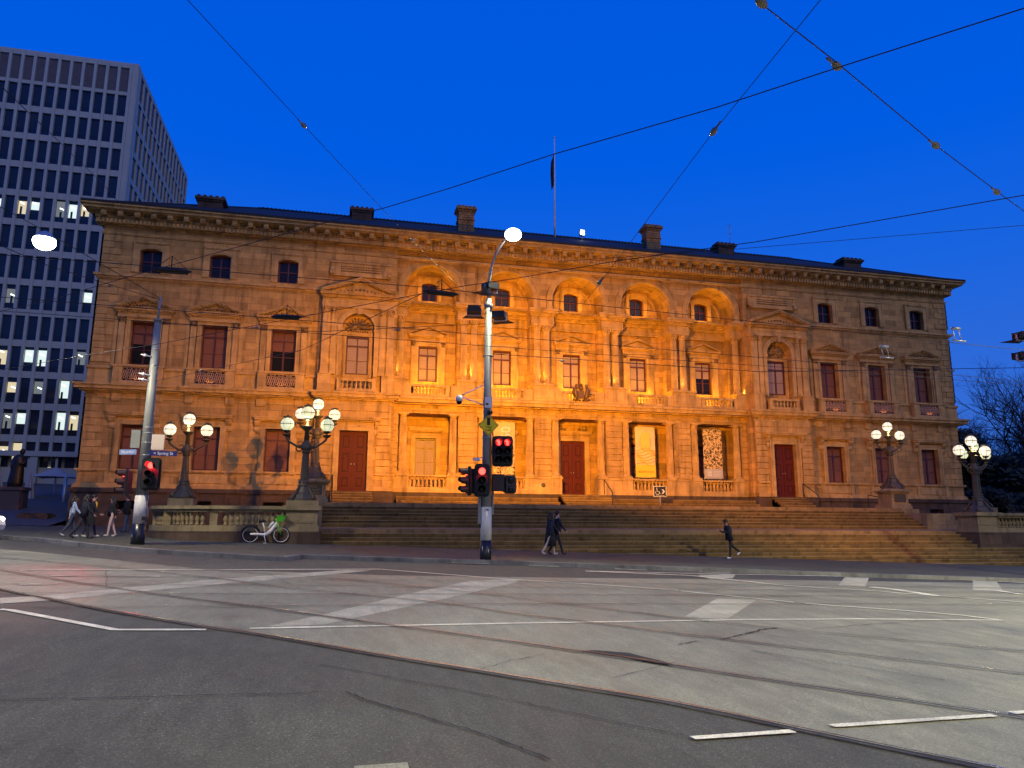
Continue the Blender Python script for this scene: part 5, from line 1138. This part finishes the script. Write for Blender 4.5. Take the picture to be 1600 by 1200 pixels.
# side face lattice
ns = 15; SP = 1.62
for i in range(0, len(zs), 2): q.box(-.32, .02, .32, ns*SP+.8, zs[i+1] if zs[i+1] < zs[i] else zs[i]-.3, zs[i])
for i in range(ns+1): y = .9+i*SP; q.box(-.32, .08, y-.13, y+.13, -4, ztop-.25)
q.box(-.32, .06, .0, .6, -4, ztop-.003)
for i in range(6): x = -.62-i*BW*4; q.box(x-.3, x+.3, -.5, .32, -4, 3.9)
q.box(-NB*BW-1, .1, -.6, .3, 3.5, 3.95)
q.build('facade_lattice', M['conc_t'], tw)
core.build('wall', M['conc_t'], tw)
tg = mat('tower_glass', (.022, .030, .045), .07, var=.4, scale=.35, spec=.35); tb_ = mat('tower_panel', (.10, .095, .10), .8, var=.3, scale=2); tdk = mat('tower_spandrel', (.012, .014, .02), .2, var=.2)
lit2 = emis('dim_office', (.30, .33, .30), .45); lit3 = emis('warm_office', (.85, .72, .42), .8)
rnd = random.Random(11)
LIT = {5: .75, 8: .22, 9: .2, 10: .45, 11: .65, 12: .45, 13: .15, 7: .06, 4: .0}
rest = MB(); cnt = 0
for ri in range(len(rows)-1, -1, -1):
    zt, zb, kd = rows[ri]
    for i in range(NB):
        x1 = -.62-i*BW-.14; x0 = x1-BW+.28
        vis = i < (9 if ri > 5 else 13) and cnt < 100 and ri > 1
        p_ = LIT.get(ri, 0)
        on = rnd.random() < p_
        half = rnd.random()
        if kd == 'blind': rest.cur = 1; rest.box(x0, x1, .12, .16, zb, zt); continue
        if vis:
            w_ = MB(); w_.cur = 0; w_.box(x0, x1, .16, .20, zb, zt)
            w_.cur = 2; w_.box(x0, x1, .13, .159, zb, zb+.55)
            if on:
                w_.cur = 1; zz = zb+.55+(.5*half if half > .5 else 0); w_.box(x0+.02, x1-.02, .14, .158, zz, zt-.35*rnd.random()-.1)
                w_.cur = 3; k_ = rnd.random(); a = x0+.08+.3*k_; w_.add([(a, .135, zt-.5-.5*k_), (a+.35, .135, zt-.62-.5*k_), (a+.35, .135, zt-.52-.5*k_), (a, .135, zt-.38-.5*k_)], [(0,1,2,3)])
                w_.cur = 0
                if half < .6: w_.box(x0+.1+.3*k_, x0+.28+.3*k_, .128, .134, zb+.55, zb+.55+.5+.5*half)
            w_.build('window', [tg, (M['lit'], lit2, lit3, M['lit'])[int(rnd.random()*4)] if on else tg, tdk, M['tube']], tw); cnt += 1
        else:
            rest.cur = 0; rest.box(x0, x1, .16, .20, zb, zt); rest.cur = 2; rest.box(x0, x1, .13, .159, zb, zb+.55)
            if on: rest.cur = 3; rest.box(x0+.02, x1-.02, .14, .158, zb+.6, zt-.2)
    for i in range(ns):
        y0 = .9+i*SP+.13; rest.cur = 1 if kd == 'blind' else 0; rest.box(-.12, -.08, y0, y0+SP-.26, zb, zt)
tag(rest.build('window', [tg, tb_, tdk, M['lit']], tw), kind='stuff')
# shopfront lights at ground level
q = MB()
for x0, x1, z0, z1 in ((-13.9,-13.5,1.2,2.6), (-10.3,-9.7,.8,2.7), (-9.4,-9.0,.8,2.7), (-4.0,-3.7,.9,2.6), (-2.0,-1.75,.9,2.3), (-13.0,-12.8,2.3,2.5), (-6.0,-5.8,1.6,1.9)): q.box(x0, x1, .24, .30, z0, z1)
q.build('shopfront_light', lit3, tw)
q = MB()
for x in (-1.2, -3.1, -5.3, -7.6): q.box(x-.1, x+.1, -.3, -.2, -1.5, 3.4)
q.build('shopfront_mullion', M['conc_t'], tw)
# ------------------------------------------------------------------ plaza furniture
u = thing('open_umbrella', 'open grey cafe umbrella before the office tower', 'umbrella', (-36.2, 14.0, 1.0))
q = MB(); q.tube([(0,0,-.3), (0,0,2.7)], .035, 8); q.build('pole', M['galv'], u)
q = MB(); c = [(1.35,-1.35), (1.35,1.35), (-1.35,1.35), (-1.35,-1.35)]
vs = [(0,0,2.86)]
for j in range(1, 7):
    t = j/6
    for i in range(4):
        a, b2 = c[i], c[(i+1) % 4]
        for k_ in range(6): f = k_/6; vs.append(((a[0]+(b2[0]-a[0])*f)*t, (a[1]+(b2[1]-a[1])*f)*t, 2.86-.80*t**.85+.06*math.sin(PI*f)*t))
fs = [(0, 1+i, 1+(i+1) % 24) for i in range(24)]+[(1+24*(j-1)+i, 1+24*j+i, 1+24*j+(i+1) % 24, 1+24*(j-1)+(i+1) % 24) for j in range(1, 6) for i in range(24)]
q.add(vs, fs); q.build('canopy', M['umb'], u)
def folded(label, loc):
    u = thing('folded_umbrella', label, 'umbrella', loc); q = MB(); q.tube([(0,0,-.7), (0,0,2.5)], .03, 6); q.build('pole', M['galv'], u)
    q = MB(); q.lathe([(.03, 2.55), (.16, 2.2), (.28, 1.5), (.40, .75), (.46, .45), (.40, .42)], (0,0,0), 16, .28, smooth=False); q.build('canopy', M['umb'], u)
folded('folded grey umbrella beside the open one', (-37.15, 12, .85)); folded('folded grey umbrella cut by the left edge of the photo', (-39.1, 12, .85))
s_ = thing('statue', 'dark bronze standing figure on a stone pedestal at the left edge', 'statue', (-35.55, 5.0, -.2))
q = MB(); q.box(-.95, .95, -.95, .95, 0, .25); q.box(-.85, .85, -.85, .85, .25, .55); q.box(-.68, .68, -.68, .68, .55, 2.0); q.box(-.78, .78, -.78, .78, 2.0, 2.2); q.build('pedestal', mat('brown_granite', (.10, .065, .05), .6, var=.25, scale=6), s_)
q = MB(); q.lathe([(.42, 0), (.46, .3), (.40, .9), (.36, 1.3), (.42, 1.7), (.30, 1.95), (.12, 2.05)], (.08, 0, 2.2), 12, .08); q.v = [(x+.14*(z-2.2)*.3, y*.8, z) for x, y, z in q.v]
q.sphere((.30, 0, 4.42), .16, 10, 8, 1.2); q.tube([(.05,0,4.05), (-.15,-.1,3.6), (-.1,-.2,3.25)], [.13, .11, .07], 8); q.tube([(.5,0,4.05), (.52,-.2,3.7), (.35,-.35,3.6)], [.12, .10, .07], 8); q.tube([(.28,0,4.1), (.3,0,4.35)], .09, 8); q.build('figure', M['statue'], s_)
q = MB(); q.box(-33.3, -31.75, .0, 1.2, -.6, .32); q.box(-33.22, -31.83, .08, 1.12, .32, .38); tag(q.build('stone_block', M['plinth']), 'low rough stone block on the plaza beside the statue', 'stone block')
q = MB(); q.tube([(-34.2,10,.2), (-34.2,10,2.9)], .12, 12); q.sphere((-34.2,10,2.9), .12, 10, 6); tag(q.build('plaza_column', M['galv']), 'slim pale post on the plaza beside the left corner of the building', 'bollard')
# ------------------------------------------------------------------ trees on the right
def leafy(name, label, base, rx, ry, h, n_, seed, trunk=True, size=.34, group=None):
    r_ = random.Random(seed); t = thing(name, label, 'tree', base, 0, group); q = MB()
    ctr = [(r_.uniform(-.6, .6)*rx, r_.uniform(-.5, .5)*ry, h*r_.uniform(.35, .92), r_.uniform(.28, .5)) for _ in range(12)]
    for _ in range(n_):
        cx_, cy_, cz_, s2 = r_.choice(ctr); th = r_.uniform(0, 2*PI); ph = math.acos(r_.uniform(-1, 1)); rr = r_.uniform(.72, 1.05)
        p = Vector((cx_+rx*s2*rr*math.sin(ph)*math.cos(th), cy_+ry*s2*rr*math.sin(ph)*math.sin(th), cz_+h*.42*s2*rr*math.cos(ph)))
        a = Vector((r_.gauss(0,1), r_.gauss(0,1), r_.gauss(0,1))).normalized()*size*r_.uniform(.6, 1.4); b2 = a.orthogonal().normalized()*size*r_.uniform(.3, .7)
        q.add([p-a, p-b2, p+a, p+b2], [(0,1,2,3)])
    q.build('crown', M['leaf'], t)
    q = MB(); q.tube([(0,0,-2), (.1,0,h*.35), (.0,.2,h*.7)], [.4, .25, .08], 8)
    for i in range(7):
        a = r_.uniform(0, 2*PI); z0 = h*r_.uniform(.25, .6); q.tube([(0,0,z0), (rx*.3*math.cos(a), ry*.3*math.sin(a), z0+h*.12), (rx*.55*math.cos(a), ry*.55*math.sin(a), z0+h*.22)], [.13, .08, .03], 6)
    q.build('trunk', M['bark'], t); return t
gt = 'dark evergreens beyond the lawn'
leafy('dense_tree', 'dark evergreen tree just right of the building corner', (44.5, 14, -2.5), 5.0, 5, 11.6, 9000, 1, group=gt)
leafy('dense_tree', 'dark evergreen tree second from the building corner', (49.5, 12, -2.8), 5.5, 5, 10.4, 10000, 2, group=gt)
leafy('dense_tree', 'broad dark tree behind the rightmost lamp', (55, 10, -3), 6.5, 6, 9.6, 11000, 3, group=gt)
leafy('dense_tree', 'dark tree mass at the right edge of the photo', (62, 12, -3), 7.5, 6, 11.0, 11000, 4, group=gt)
leafy('dense_tree', 'round dark tree top peeping out beside the cornice end', (46.5, 24, -2), 4.0, 5, 12.5, 7000, 5, group=gt)
for i, (x, y) in enumerate(((40, 6), (45, 5), (50, 3), (56, 2), (63, 3))):
    leafy('dark_shrub', ('low dark shrub beside the right wing', 'second low dark shrub from the right wing', 'low dark shrub behind the rightmost lamp post', 'low dark shrub over the right balustrade', 'low dark shrub at the right edge')[i], (x, y, -2.6), 4.0, 3, 5.4, 6000, 20+i, group='dark shrubs on the lawn').__setitem__('category', 'shrub')
def bare(label, base, H_, seed, lean=0.):
    r_ = random.Random(seed); t = thing('bare_tree', label, 'tree', base, 0, 'bare winter trees'); tr_ = MB(); cr = MB()
    def grow(p, d, l, rad, dep, mb):
        n_ = 3; pts = [p]; q_ = p.copy(); dd = d.copy()
        for _ in range(n_):
            dd = (dd+Vector((r_.gauss(0,.13), r_.gauss(0,.13), r_.gauss(0,.09)+.03))).normalized(); q_ = q_+dd*l/n_; pts.append(q_.copy())
        mb.tube(pts, [rad, rad*.88, rad*.76, rad*.62], 5 if dep < 3 else 3, caps=False)
        if dep >= 7 or rad < .006: return
        for _ in range(3 if dep < 7 else 2):
            nd = (dd+Vector((r_.gauss(0,.52), r_.gauss(0,.52), r_.gauss(.05,.38)))).normalized(); grow(pts[r_.choice((2, 3, 3))], nd, l*r_.uniform(.62, .86), rad*.6, dep+1, cr)
    grow(Vector((0,0,-1)), Vector((lean,0,1)).normalized(), H_*.30, H_*.022, 0, tr_)
    tr_.build('trunk', M['bark'], t); cr.build('crown', M['bark'], t)
bare('bare tree with fine twigs against the sky, right edge of the photo', (61, 20, -2.5), 19, 5, -.05)
bare('dense bare tree cut by the right edge of the photo', (65, 21, -2.5), 21, 17, -.1)
bare('smaller bare tree left of the big bare one', (55.5, 22, -1.5), 15.5, 9, .02)
# ------------------------------------------------------------------ people
SKIN = mat('skin', (.48, .27, .19), .55, var=.05); SHOE = mat('dark_shoe', (.015, .014, .014), .5, var=0)
def cloth(n_, c): return mat(n_, c, .85, var=.15, scale=8)
def person(label, loc, rz, h=1.72, top=None, bottom=None, shoe=None, hair=(.02,.014,.010), lt=25, lk=5, rt=-18, rk=22, la=-20, le=15, ra=22, re_=20, lean=3, hd=0, female=False, group=None, extras=()):
    t = thing('person', label, 'person', loc, rz, group); s = h/1.75
    def v(x, y, z): return Vector((x*s, y*s, z*s))
    V = []; E = []; Rr = []; Bn = []
    def add(p, par, r_, bone):
        V.append(p); Rr.append(r_*s if not isinstance(r_, tuple) else (r_[0]*s, r_[1]*s)); Bn.append(bone)
        if par is not None: E.append((par, len(V)-1))
        return len(V)-1
    ln = R(lean); up = Vector((math.sin(ln), 0, math.cos(ln))); sw = .145 if female else .175
    # legs give the hip height
    def leg(th, kn):
        a = R(th); k = R(th-kn); return Vector((math.sin(a), 0, -math.cos(a)))*.43*s, Vector((math.sin(k), 0, -math.cos(k)))*.42*s
    Lg = [leg(lt, lk), leg(rt, rk)]; hipz = max(-(a+b2).z for a, b2 in Lg)+.085*s
    pel = add(Vector((0,0,hipz+.04*s)), None, (.15, .105), 'b'); w_ = add(V[pel]+up*.17*s, pel, (.125, .095) if female else (.14, .105), 't'); ch = add(V[w_]+up*.20*s, w_, (.15, .11) if female else (.165, .12), 't'); nk = add(V[ch]+up*.15*s, ch, .06, 's')
    hu = (up+Vector((math.sin(R(hd)), 0, 0))).normalized(); he = add(V[nk]+hu*.085*s, nk, (.072, .082), 's'); add(V[he]+hu*.095*s, he, (.066, .074), 's'); 
    for sd, (th, el) in ((1, (la, le)), (-1, (ra, re_))):
        sh = add(V[ch]+up*.085*s+Vector((0, sd*sw*s, 0)), ch, .062, 't'); a = R(th); b2 = R(th+el); eb = add(V[sh]+Vector((math.sin(a), sd*.10, -math.cos(a))).normalized()*.29*s, sh, .047, 't')
        wr = add(V[eb]+Vector((math.sin(b2), sd*.0, -math.cos(b2))).normalized()*.25*s, eb, .031, 't'); d = Vector((math.sin(b2), 0, -math.cos(b2)))
        pm = add(V[wr]+d*.06*s, wr, (.038, .020), 's')
        for fi, ll in ((-1.5, .075), (-.5, .085), (.5, .08), (1.5, .065)):
            f1 = add(V[pm]+d*.03*s+Vector((fi*.016*s, 0, 0)), pm, .0095, 's'); add(V[f1]+(d+Vector((0, -sd*.5, 0))).normalized()*ll*.6*s, f1, .008, 's')
        tb2 = add(V[pm]+Vector((.028*s, -sd*.01*s, .0)), pm, .010, 's'); add(V[tb2]+(d*.8+Vector((.5,0,0))).normalized()*.045*s, tb2, .0085, 's')
    for sd, (a, b2) in ((1, Lg[0]), (-1, Lg[1])):
        hp = add(V[pel]+Vector((0, sd*.09*s, -.05*s)), pel, .085, 'b'); kn = add(V[hp]+a, hp, .062, 'b'); an = add(V[kn]+b2, kn, .045, 'b')
        pitch = math.atan2(b2.x, -b2.z); fd = Vector((math.cos(pitch*.7), 0, math.sin(pitch*.7))); hl = add(V[an]+Vector((0,0,-.045*s))-fd*.03*s, an, .042, 'f'); add(V[hl]+fd*.19*s, hl, (.045, .030), 'f')
    me = bpy.data.meshes.new('body'); me.from_pydata([tuple(p) for p in V], E, []); o_ = bpy.data.objects.new('body', me); col.objects.link(o_)
    md = o_.modifiers.new('skin', 'SKIN'); md.use_smooth_shade = True
    for i, sv in enumerate(me.skin_vertices[0].data): sv.radius = Rr[i] if isinstance(Rr[i], tuple) else (Rr[i], Rr[i]); sv.use_root = (i == 0)
    sb = o_.modifiers.new('sub', 'SUBSURF'); sb.levels = 1; sb.render_levels = 1
    bpy.context.view_layer.update()
    nm = bpy.data.meshes.new_from_object(o_.evaluated_get(bpy.context.evaluated_depsgraph_get())); bpy.data.objects.remove(o_)
    top = top or (.02,.02,.025); 
    for m_ in (SKIN, cloth('top_cloth', top), cloth('trouser_cloth', bottom or (.02,.02,.03)), mat('shoe', shoe, .5, var=0) if shoe else SHOE): nm.materials.append(m_)
    ix = {'s': 0, 't': 1, 'b': 2, 'f': 3}
    for p in nm.polygons:
        c = p.center; best = 1e9; bi = 's'
        for a, b2 in E:
            A = V[a]; D = V[b2]-A; u = max(0, min(1, (c-A).dot(D)/max(D.length_squared, 1e-9))); dd = (c-A-D*u).length-(Rr[b2][0] if isinstance(Rr[b2], tuple) else Rr[b2])
            if dd < best: best = dd; bi = Bn[b2] if Bn[b2] != 's' or u > .25 or Bn[a] == 's' else Bn[a]
        p.material_index = ix[bi]; p.use_smooth = True
    ob = bpy.data.objects.new('body', nm); col.objects.link(ob); ob.parent = t
    hc = V[he]+hu*.05*s
    q = MB(); q.tube([hc+Vector((.080*s, 0, .03*s)), hc+Vector((.100*s, 0, -.005*s)), hc+Vector((.078*s, 0, -.015*s))], [.008*s, .014*s, .01*s], 6)
    for sd in (-1, 1): q.sphere(tuple(hc+Vector((0, sd*.078*s, .0))), .022*s, 8, 6, 1.4)
    q.build('nose_and_ears', SKIN, t)
    q = MB()
    for sd in (-1, 1): q.sphere(tuple(hc+Vector((.076*s, sd*.03*s, .025*s))), .010*s, 6, 5)
    q.tube([hc+Vector((.078*s, -.022*s, -.045*s)), hc+Vector((.084*s, 0, -.046*s)), hc+Vector((.078*s, .022*s, -.045*s))], .005*s, 5); q.build('eyes_and_mouth', SHOE, t)
    q = MB(); q.sphere(tuple(hc+Vector((-.018*s, 0, .045*s))), .096*s, 14, 10, 1.08)
    if female:
        q.tube([hc+Vector((-.06*s,0,.04*s)), hc+Vector((-.10*s,0,-.08*s)), hc+Vector((-.10*s,0,-.22*s)), hc+Vector((-.08*s,0,-.34*s))], [.08*s, .09*s, .085*s, .04*s], 10)
        for sd in (-1, 1): q.tube([hc+Vector((.02*s,sd*.07*s,.06*s)), hc+Vector((.01*s,sd*.09*s,-.06*s)), hc+Vector((-.01*s,sd*.09*s,-.2*s))], [.04*s,.03*s,.015*s], 8)
    q.build('hair', mat('hair', hair, .6, var=.2), t)
    P_ = dict(pel=V[pel], w=V[w_], ch=V[ch], nk=V[nk], s=s, up=up, hc=hc)
    for f in extras: f(t, P_)
    return t
def skirt(c, z1=.42, r1=.24, name='skirt', z0=None, r0=.17):
    def f(t, P_):
        s = P_['s']; q = MB(); zt = (P_['w'].z if z0 is None else z0*s); q.lathe([(r0*s, zt), ((r0+.02)*s, zt-.15*s), ((r0+r1)/2*s, (zt+z1*s)/2), (r1*s, z1*s)], (P_['pel'].x, 0, 0), 20, .05); q.v = [(x, y*.75, z) for x, y, z in q.v]; q.build(name, cloth(name+'_cloth', c), t)
    return f
def coat(c, z1=.85):
    def f(t, P_):
        s = P_['s']; ch = P_['ch']; u_ = P_['up']; q = MB()
        q.lathe([(.10*s, ch.z+.12*s), (.19*s, ch.z+.06*s), (.20*s, ch.z-.1*s), (.17*s, P_['w'].z), (.21*s, z1*s)], (0,0,0), 20, .03); q.v = [(x*.78+ch.x*(z-z1*s)/max(ch.z-z1*s, .01), y*1.05, z) for x, y, z in q.v]; q.build('jacket', cloth('jacket_cloth', c), t)
    return f
def bag(c, at=(-.02, .30, .85)):
    def f(t, P_):
        s = P_['s']; q = MB(); x, y, z = (k*s for k in at); q.box(x-.17*s, x+.17*s, y-.06*s, y+.06*s, z-.22*s, z+.12*s); q.tube([(x-.1*s, y, z+.1*s), (x-.05*s, y*.8, z+.4*s), (x+.1*s, y, z+.1*s)], .012*s, 5); q.build('bag', cloth('bag_cloth', c), t)
    return f
gp = 'pedestrians on the pavement'
def on(x, y): return (x, y, G(x, y)+.004)
person('woman in light blue top and jeans, left of the group of three', on(-26.05, -14.43), R(20), 1.62, (.38,.48,.62), (.05,.06,.09), (.5,.48,.45), lt=13, lk=5, rt=-16, rk=22, female=True, group=gp)
person('person in dark navy coat striding in the middle of the group of three', on(-25.3, -15.6), R(15), 1.70, (.018,.02,.035), (.022,.024,.032), None, lt=18, lk=5, rt=-20, rk=16, female=True, lean=7, group=gp, extras=(coat((.016,.018,.03)),))
person('person with mustard scarf and black bag, right of the group of three', on(-25.49, -13.96), R(10), 1.70, (.012,.012,.016), (.02,.025,.04), (.65,.6,.45), lt=14, lk=4, rt=-12, rk=14, female=False, group=gp, extras=(bag((.008,.008,.01), (-.02,-.32,.72)), lambda t, P_: (lambda q: (q.tube([P_['nk']+Vector((.07,-.02,-.02)), P_['ch']+Vector((.125,-.03,.02)), P_['w']+Vector((.12,-.03,-.02))], [.03,.035,.03], 8), q.build('scarf', cloth('mustard_wool', (.62,.34,.03)), t)))(MB())))
person('woman in black jumper and pale pink wide trousers walking left of the pale tram pole', on(-25.03, -12.85), R(-160), 1.66, (.012,.012,.018), (.62,.42,.37), (.5,.45,.42), lt=10, lk=4, rt=-9, rk=10, la=-22, ra=24, female=True, group=gp, extras=(skirt((.012,.012,.018), .86, .20, 'jumper_hem'),))
person('man in dark jacket and blue jeans standing by the building plinth', on(-25.59, -8.25), R(190), 1.74, (.012,.013,.016), (.05,.09,.15), None, lt=6, lk=2, rt=-5, rk=4, la=10, le=60, ra=5, re_=50, group=gp, extras=(coat((.012,.013,.016)),))
person('person in patterned black and white top behind the pale tram pole', on(-24.85, -8.0), R(200), 1.66, (.30,.28,.27), (.02,.02,.025), None, lt=5, lk=2, rt=-4, rk=3, female=True, group=gp)
person('man in dark suit and white collar, front of the walking couple', on(-7.05, -17.95), R(-2), 1.78, (.012,.013,.022), (.016,.017,.028), None, lt=19, lk=4, rt=-17, rk=20, group=gp,
  extras=(coat((.012,.013,.022), .82), lambda t, P_: (lambda q: (q.lathe([(.075, 0), (.088, .03), (.07, .055)], (P_['nk'].x, 0, P_['nk'].z-.045), 14), q.build('white_collar', M['white'], t)))(MB())))
person('woman in long dark coat with pale bare calves, rear of the walking couple', on(-7.42, -18.2), R(2), 1.68, (.014,.02,.035), (.55,.42,.36), (.55,.45,.38), lt=16, lk=3, rt=-20, rk=12, female=True, lean=5, group=gp, extras=(coat((.014,.022,.04), .80), skirt((.010,.012,.016), .36, .27)))
person('man in black cap and dark tracksuit walking left with head bowed', on(1.1, -17.2), R(183), 1.70, (.012,.014,.018), (.014,.014,.018), (.62,.6,.6), lt=5, lk=0, rt=-26, rk=30, la=20, le=95, ra=15, re_=100, lean=12, hd=28, group=gp,
  extras=(coat((.012,.015,.02), .80), lambda t, P_: (lambda q: (q.lathe([(.10, 0), (.10, .05), (.06, .10)], tuple(P_['hc']+Vector((0,0,.05))), 12), q.box(P_['hc'].x+.05, P_['hc'].x+.19, -.07, .07, P_['hc'].z+.05, P_['hc'].z+.065), q.build('cap', SHOE, t)))(MB())))
# ------------------------------------------------------------------ share bike
bk = thing('electric_bicycle', 'white share bicycle with bright green basket parked by the left balustrade', 'bicycle', on(-18.62, -15.15), R(2))
WR = .335; GRN = mat('lime_green_plastic', (.10, .62, .03), .4, var=.05); WH = mat('bike_white', (.78, .74, .68), .35, var=.04)
for x in (-.60, .60):
    w_ = MB(); w_.tube([(x+(WR-.02)*math.cos(a), 0, WR+(WR-.02)*math.sin(a)) for a in [2*PI*i/32 for i in range(33)]], .022, 8); tr_ = w_.build('wheel', mat('tyre', (.012,.012,.012), .8, var=0), bk)
    w_ = MB(); w_.tube([(x+(WR-.048)*math.cos(a), 0, WR+(WR-.048)*math.sin(a)) for a in [2*PI*i/32 for i in range(33)]], .013, 6); w_.build('rim', M['white'], tr_)
    w_ = MB(); w_.tube([(x, -.04, WR), (x, .04, WR)], .045, 10)
    for k_ in range(14): a = 2*PI*k_/14; w_.tube([(x, 0, WR), (x+(WR-.05)*math.cos(a), 0, WR+(WR-.05)*math.sin(a))], .0025, 3)
    w_.build('hub_and_spokes', M['black'], tr_)
q = MB(); q.tube([(-.60,-.03,WR+.03), (-.30,-.03,.36), (-.05,-.02,.34), (.05,0,.37)], [.045, .05, .06, .075], 10); q.tube([(.05,0,.36), (.20,0,.50), (.42,0,.84)], [.085, .075, .055], 10); q.tube([(-.02,0,.38), (-.08,0,.62), (-.14,0,.82)], .03, 8); q.build('frame', WH, bk)
q = MB(); q.tube([(.10,0,.62), (.28,0,.86)], .05, 10); q.build('battery', M['white'], bk)
q = MB(); q.tube([(.40,0,.80), (.36,0,1.02)], .03, 8); q.tube([(.42,-.06,.84), (.60,-.06,WR)], .022, 8); q.tube([(.42,.06,.84), (.60,.06,WR)], .022, 8); q.build('fork', GRN, bk)
q = MB(); b0, b1 = (.43, .66), (.40, .76); z0, z1 = .88, 1.10
q.add([(b0[0],-.11,z0),(b0[1],-.11,z0),(b0[1],.11,z0),(b0[0],.11,z0),(b1[0],-.17,z1),(b1[1],-.17,z1),(b1[1],.17,z1),(b1[0],.17,z1)], [(0,3,2,1),(0,1,5,4),(1,2,6,5),(2,3,7,6),(3,0,4,7)])
q.tube([(b1[0],-.17,z1),(b1[1],-.17,z1),(b1[1],.17,z1),(b1[0],.17,z1),(b1[0],-.17,z1)], .012, 5); q.build('basket', GRN, bk)
q = MB(); q.tube([(.36,0,1.02), (.33,0,1.08)], .025, 6); q.tube([(.22,-.28,1.10), (.33,-.16,1.10), (.34,.16,1.10), (.22,.28,1.10)], .014, 6); q.build('handlebar', M['black'], bk)
q = MB(); q.tube([(-.30,0,.88), (-.14,0,.90), (-.02,0,.885)], [.075, .06, .025], 8); q.build('saddle', M['black'], bk)
q = MB(); q.tube([(-.60+(WR+.04)*math.cos(a), 0, WR+(WR+.04)*math.sin(a)) for a in [R(20)+R(14)*i for i in range(11)]], .035, 8); q.box(-.80, -.34, -.06, .06, .62, .72); q.build('rear_mudguard', M['black'], bk)
q = MB(); q.tube([(-.06,-.10,.34), (.02,-.16,.04)], .018, 6); q.lathe([(.09, 0), (.09, .015)], (0,0,0), 14); q.build('kickstand', M['white'], bk)
# ------------------------------------------------------------------ car nose at the left edge
cr = thing('car', 'white car with lit headlight entering at the left edge', 'car', (-30.15, -16.2, RD(-30.15, -16.2)), R(-5))
prof = [(-2.2,.32),(-2.2,.75),(-1.95,1.0),(-1.35,1.05),(-.75,1.42),(.35,1.45),(1.05,1.05),(1.75,.92),(2.08,.75),(2.15,.5),(2.1,.3),(1.75,.28),(1.7,.5),(1.45,.66),(1.15,.6),(.98,.28),(-1.0,.28),(-1.1,.55),(-1.4,.66),(-1.68,.55),(-1.78,.28)]
q = MB(); q.prism(prof, -.86, .86); bo = q.build('body', mat('white_car_paint', (.72,.72,.72), .25, var=0), cr); bv = bo.modifiers.new('bevel', 'BEVEL'); bv.width = .05; bv.segments = 2
q = MB(); q.prism([(-1.2,1.06),(-.7,1.36),(.32,1.39),(.92,1.07)], -.875, .875); q.prism([(.50,1.40),(.55,1.37),(1.02,1.08),(.98,1.1)], -.7, .7); q.build('window', M['dark'], cr)
for x in (-1.4, 1.43):
    for y in (-.88, .70):
        q = MB(); q.lathe([(.31, 0), (.33, .03), (.33, .15), (.31, .18)], (0,0,0), 20); q.xf(Matrix.Translation((x, y+.18, .33)) @ Matrix.Rotation(R(90), 4, 'X')); ww = q.build('wheel', M['black'], cr)
        q = MB(); q.lathe([(.20, -.005), (.20, .185), (.05, .19)], (0,0,0), 12); q.xf(Matrix.Translation((x, y+.18, .33)) @ Matrix.Rotation(R(90), 4, 'X')); q.build('rim', M['galv'], ww)
for y in (-.68, .68):
    q = MB(); q.sphere((2.02, y, .72), .13, 10, 8, .7); q.build('headlight', M['headlight'], cr)
q = MB(); q.sphere((1.98, -.80, .56), .09, 8, 6); q.build('indicator_lamp', M['amberlamp'], cr)
lamp('headlight_beam', 'SPOT', (2.25, -.6, .7), 60, (1, .95, .85), cr, (12, -2, -.2), .08, R(60), .6)
# manhole at the bottom edge
q = MB(); mx, my = -15.53, -42.35; a = MB()
q.lathe([(.0, 0), (.30, .0), (.30, .006)], (mx, my-.22, RD(mx, my)+.02), 4, smooth=False); mh = MB(); mh.box(mx-.17, mx+.17, my-.40, my-.02, RD(mx, my)-.1, RD(mx, my)+.022)
mh.box(mx-.14, mx+.14, my-.37, my-.05, RD(mx, my)+.022, RD(mx, my)+.024); o_ = tag(mh.build('manhole_cover', M['concrete']), 'small square concrete-edged manhole cover at the bottom edge of the road', 'manhole')
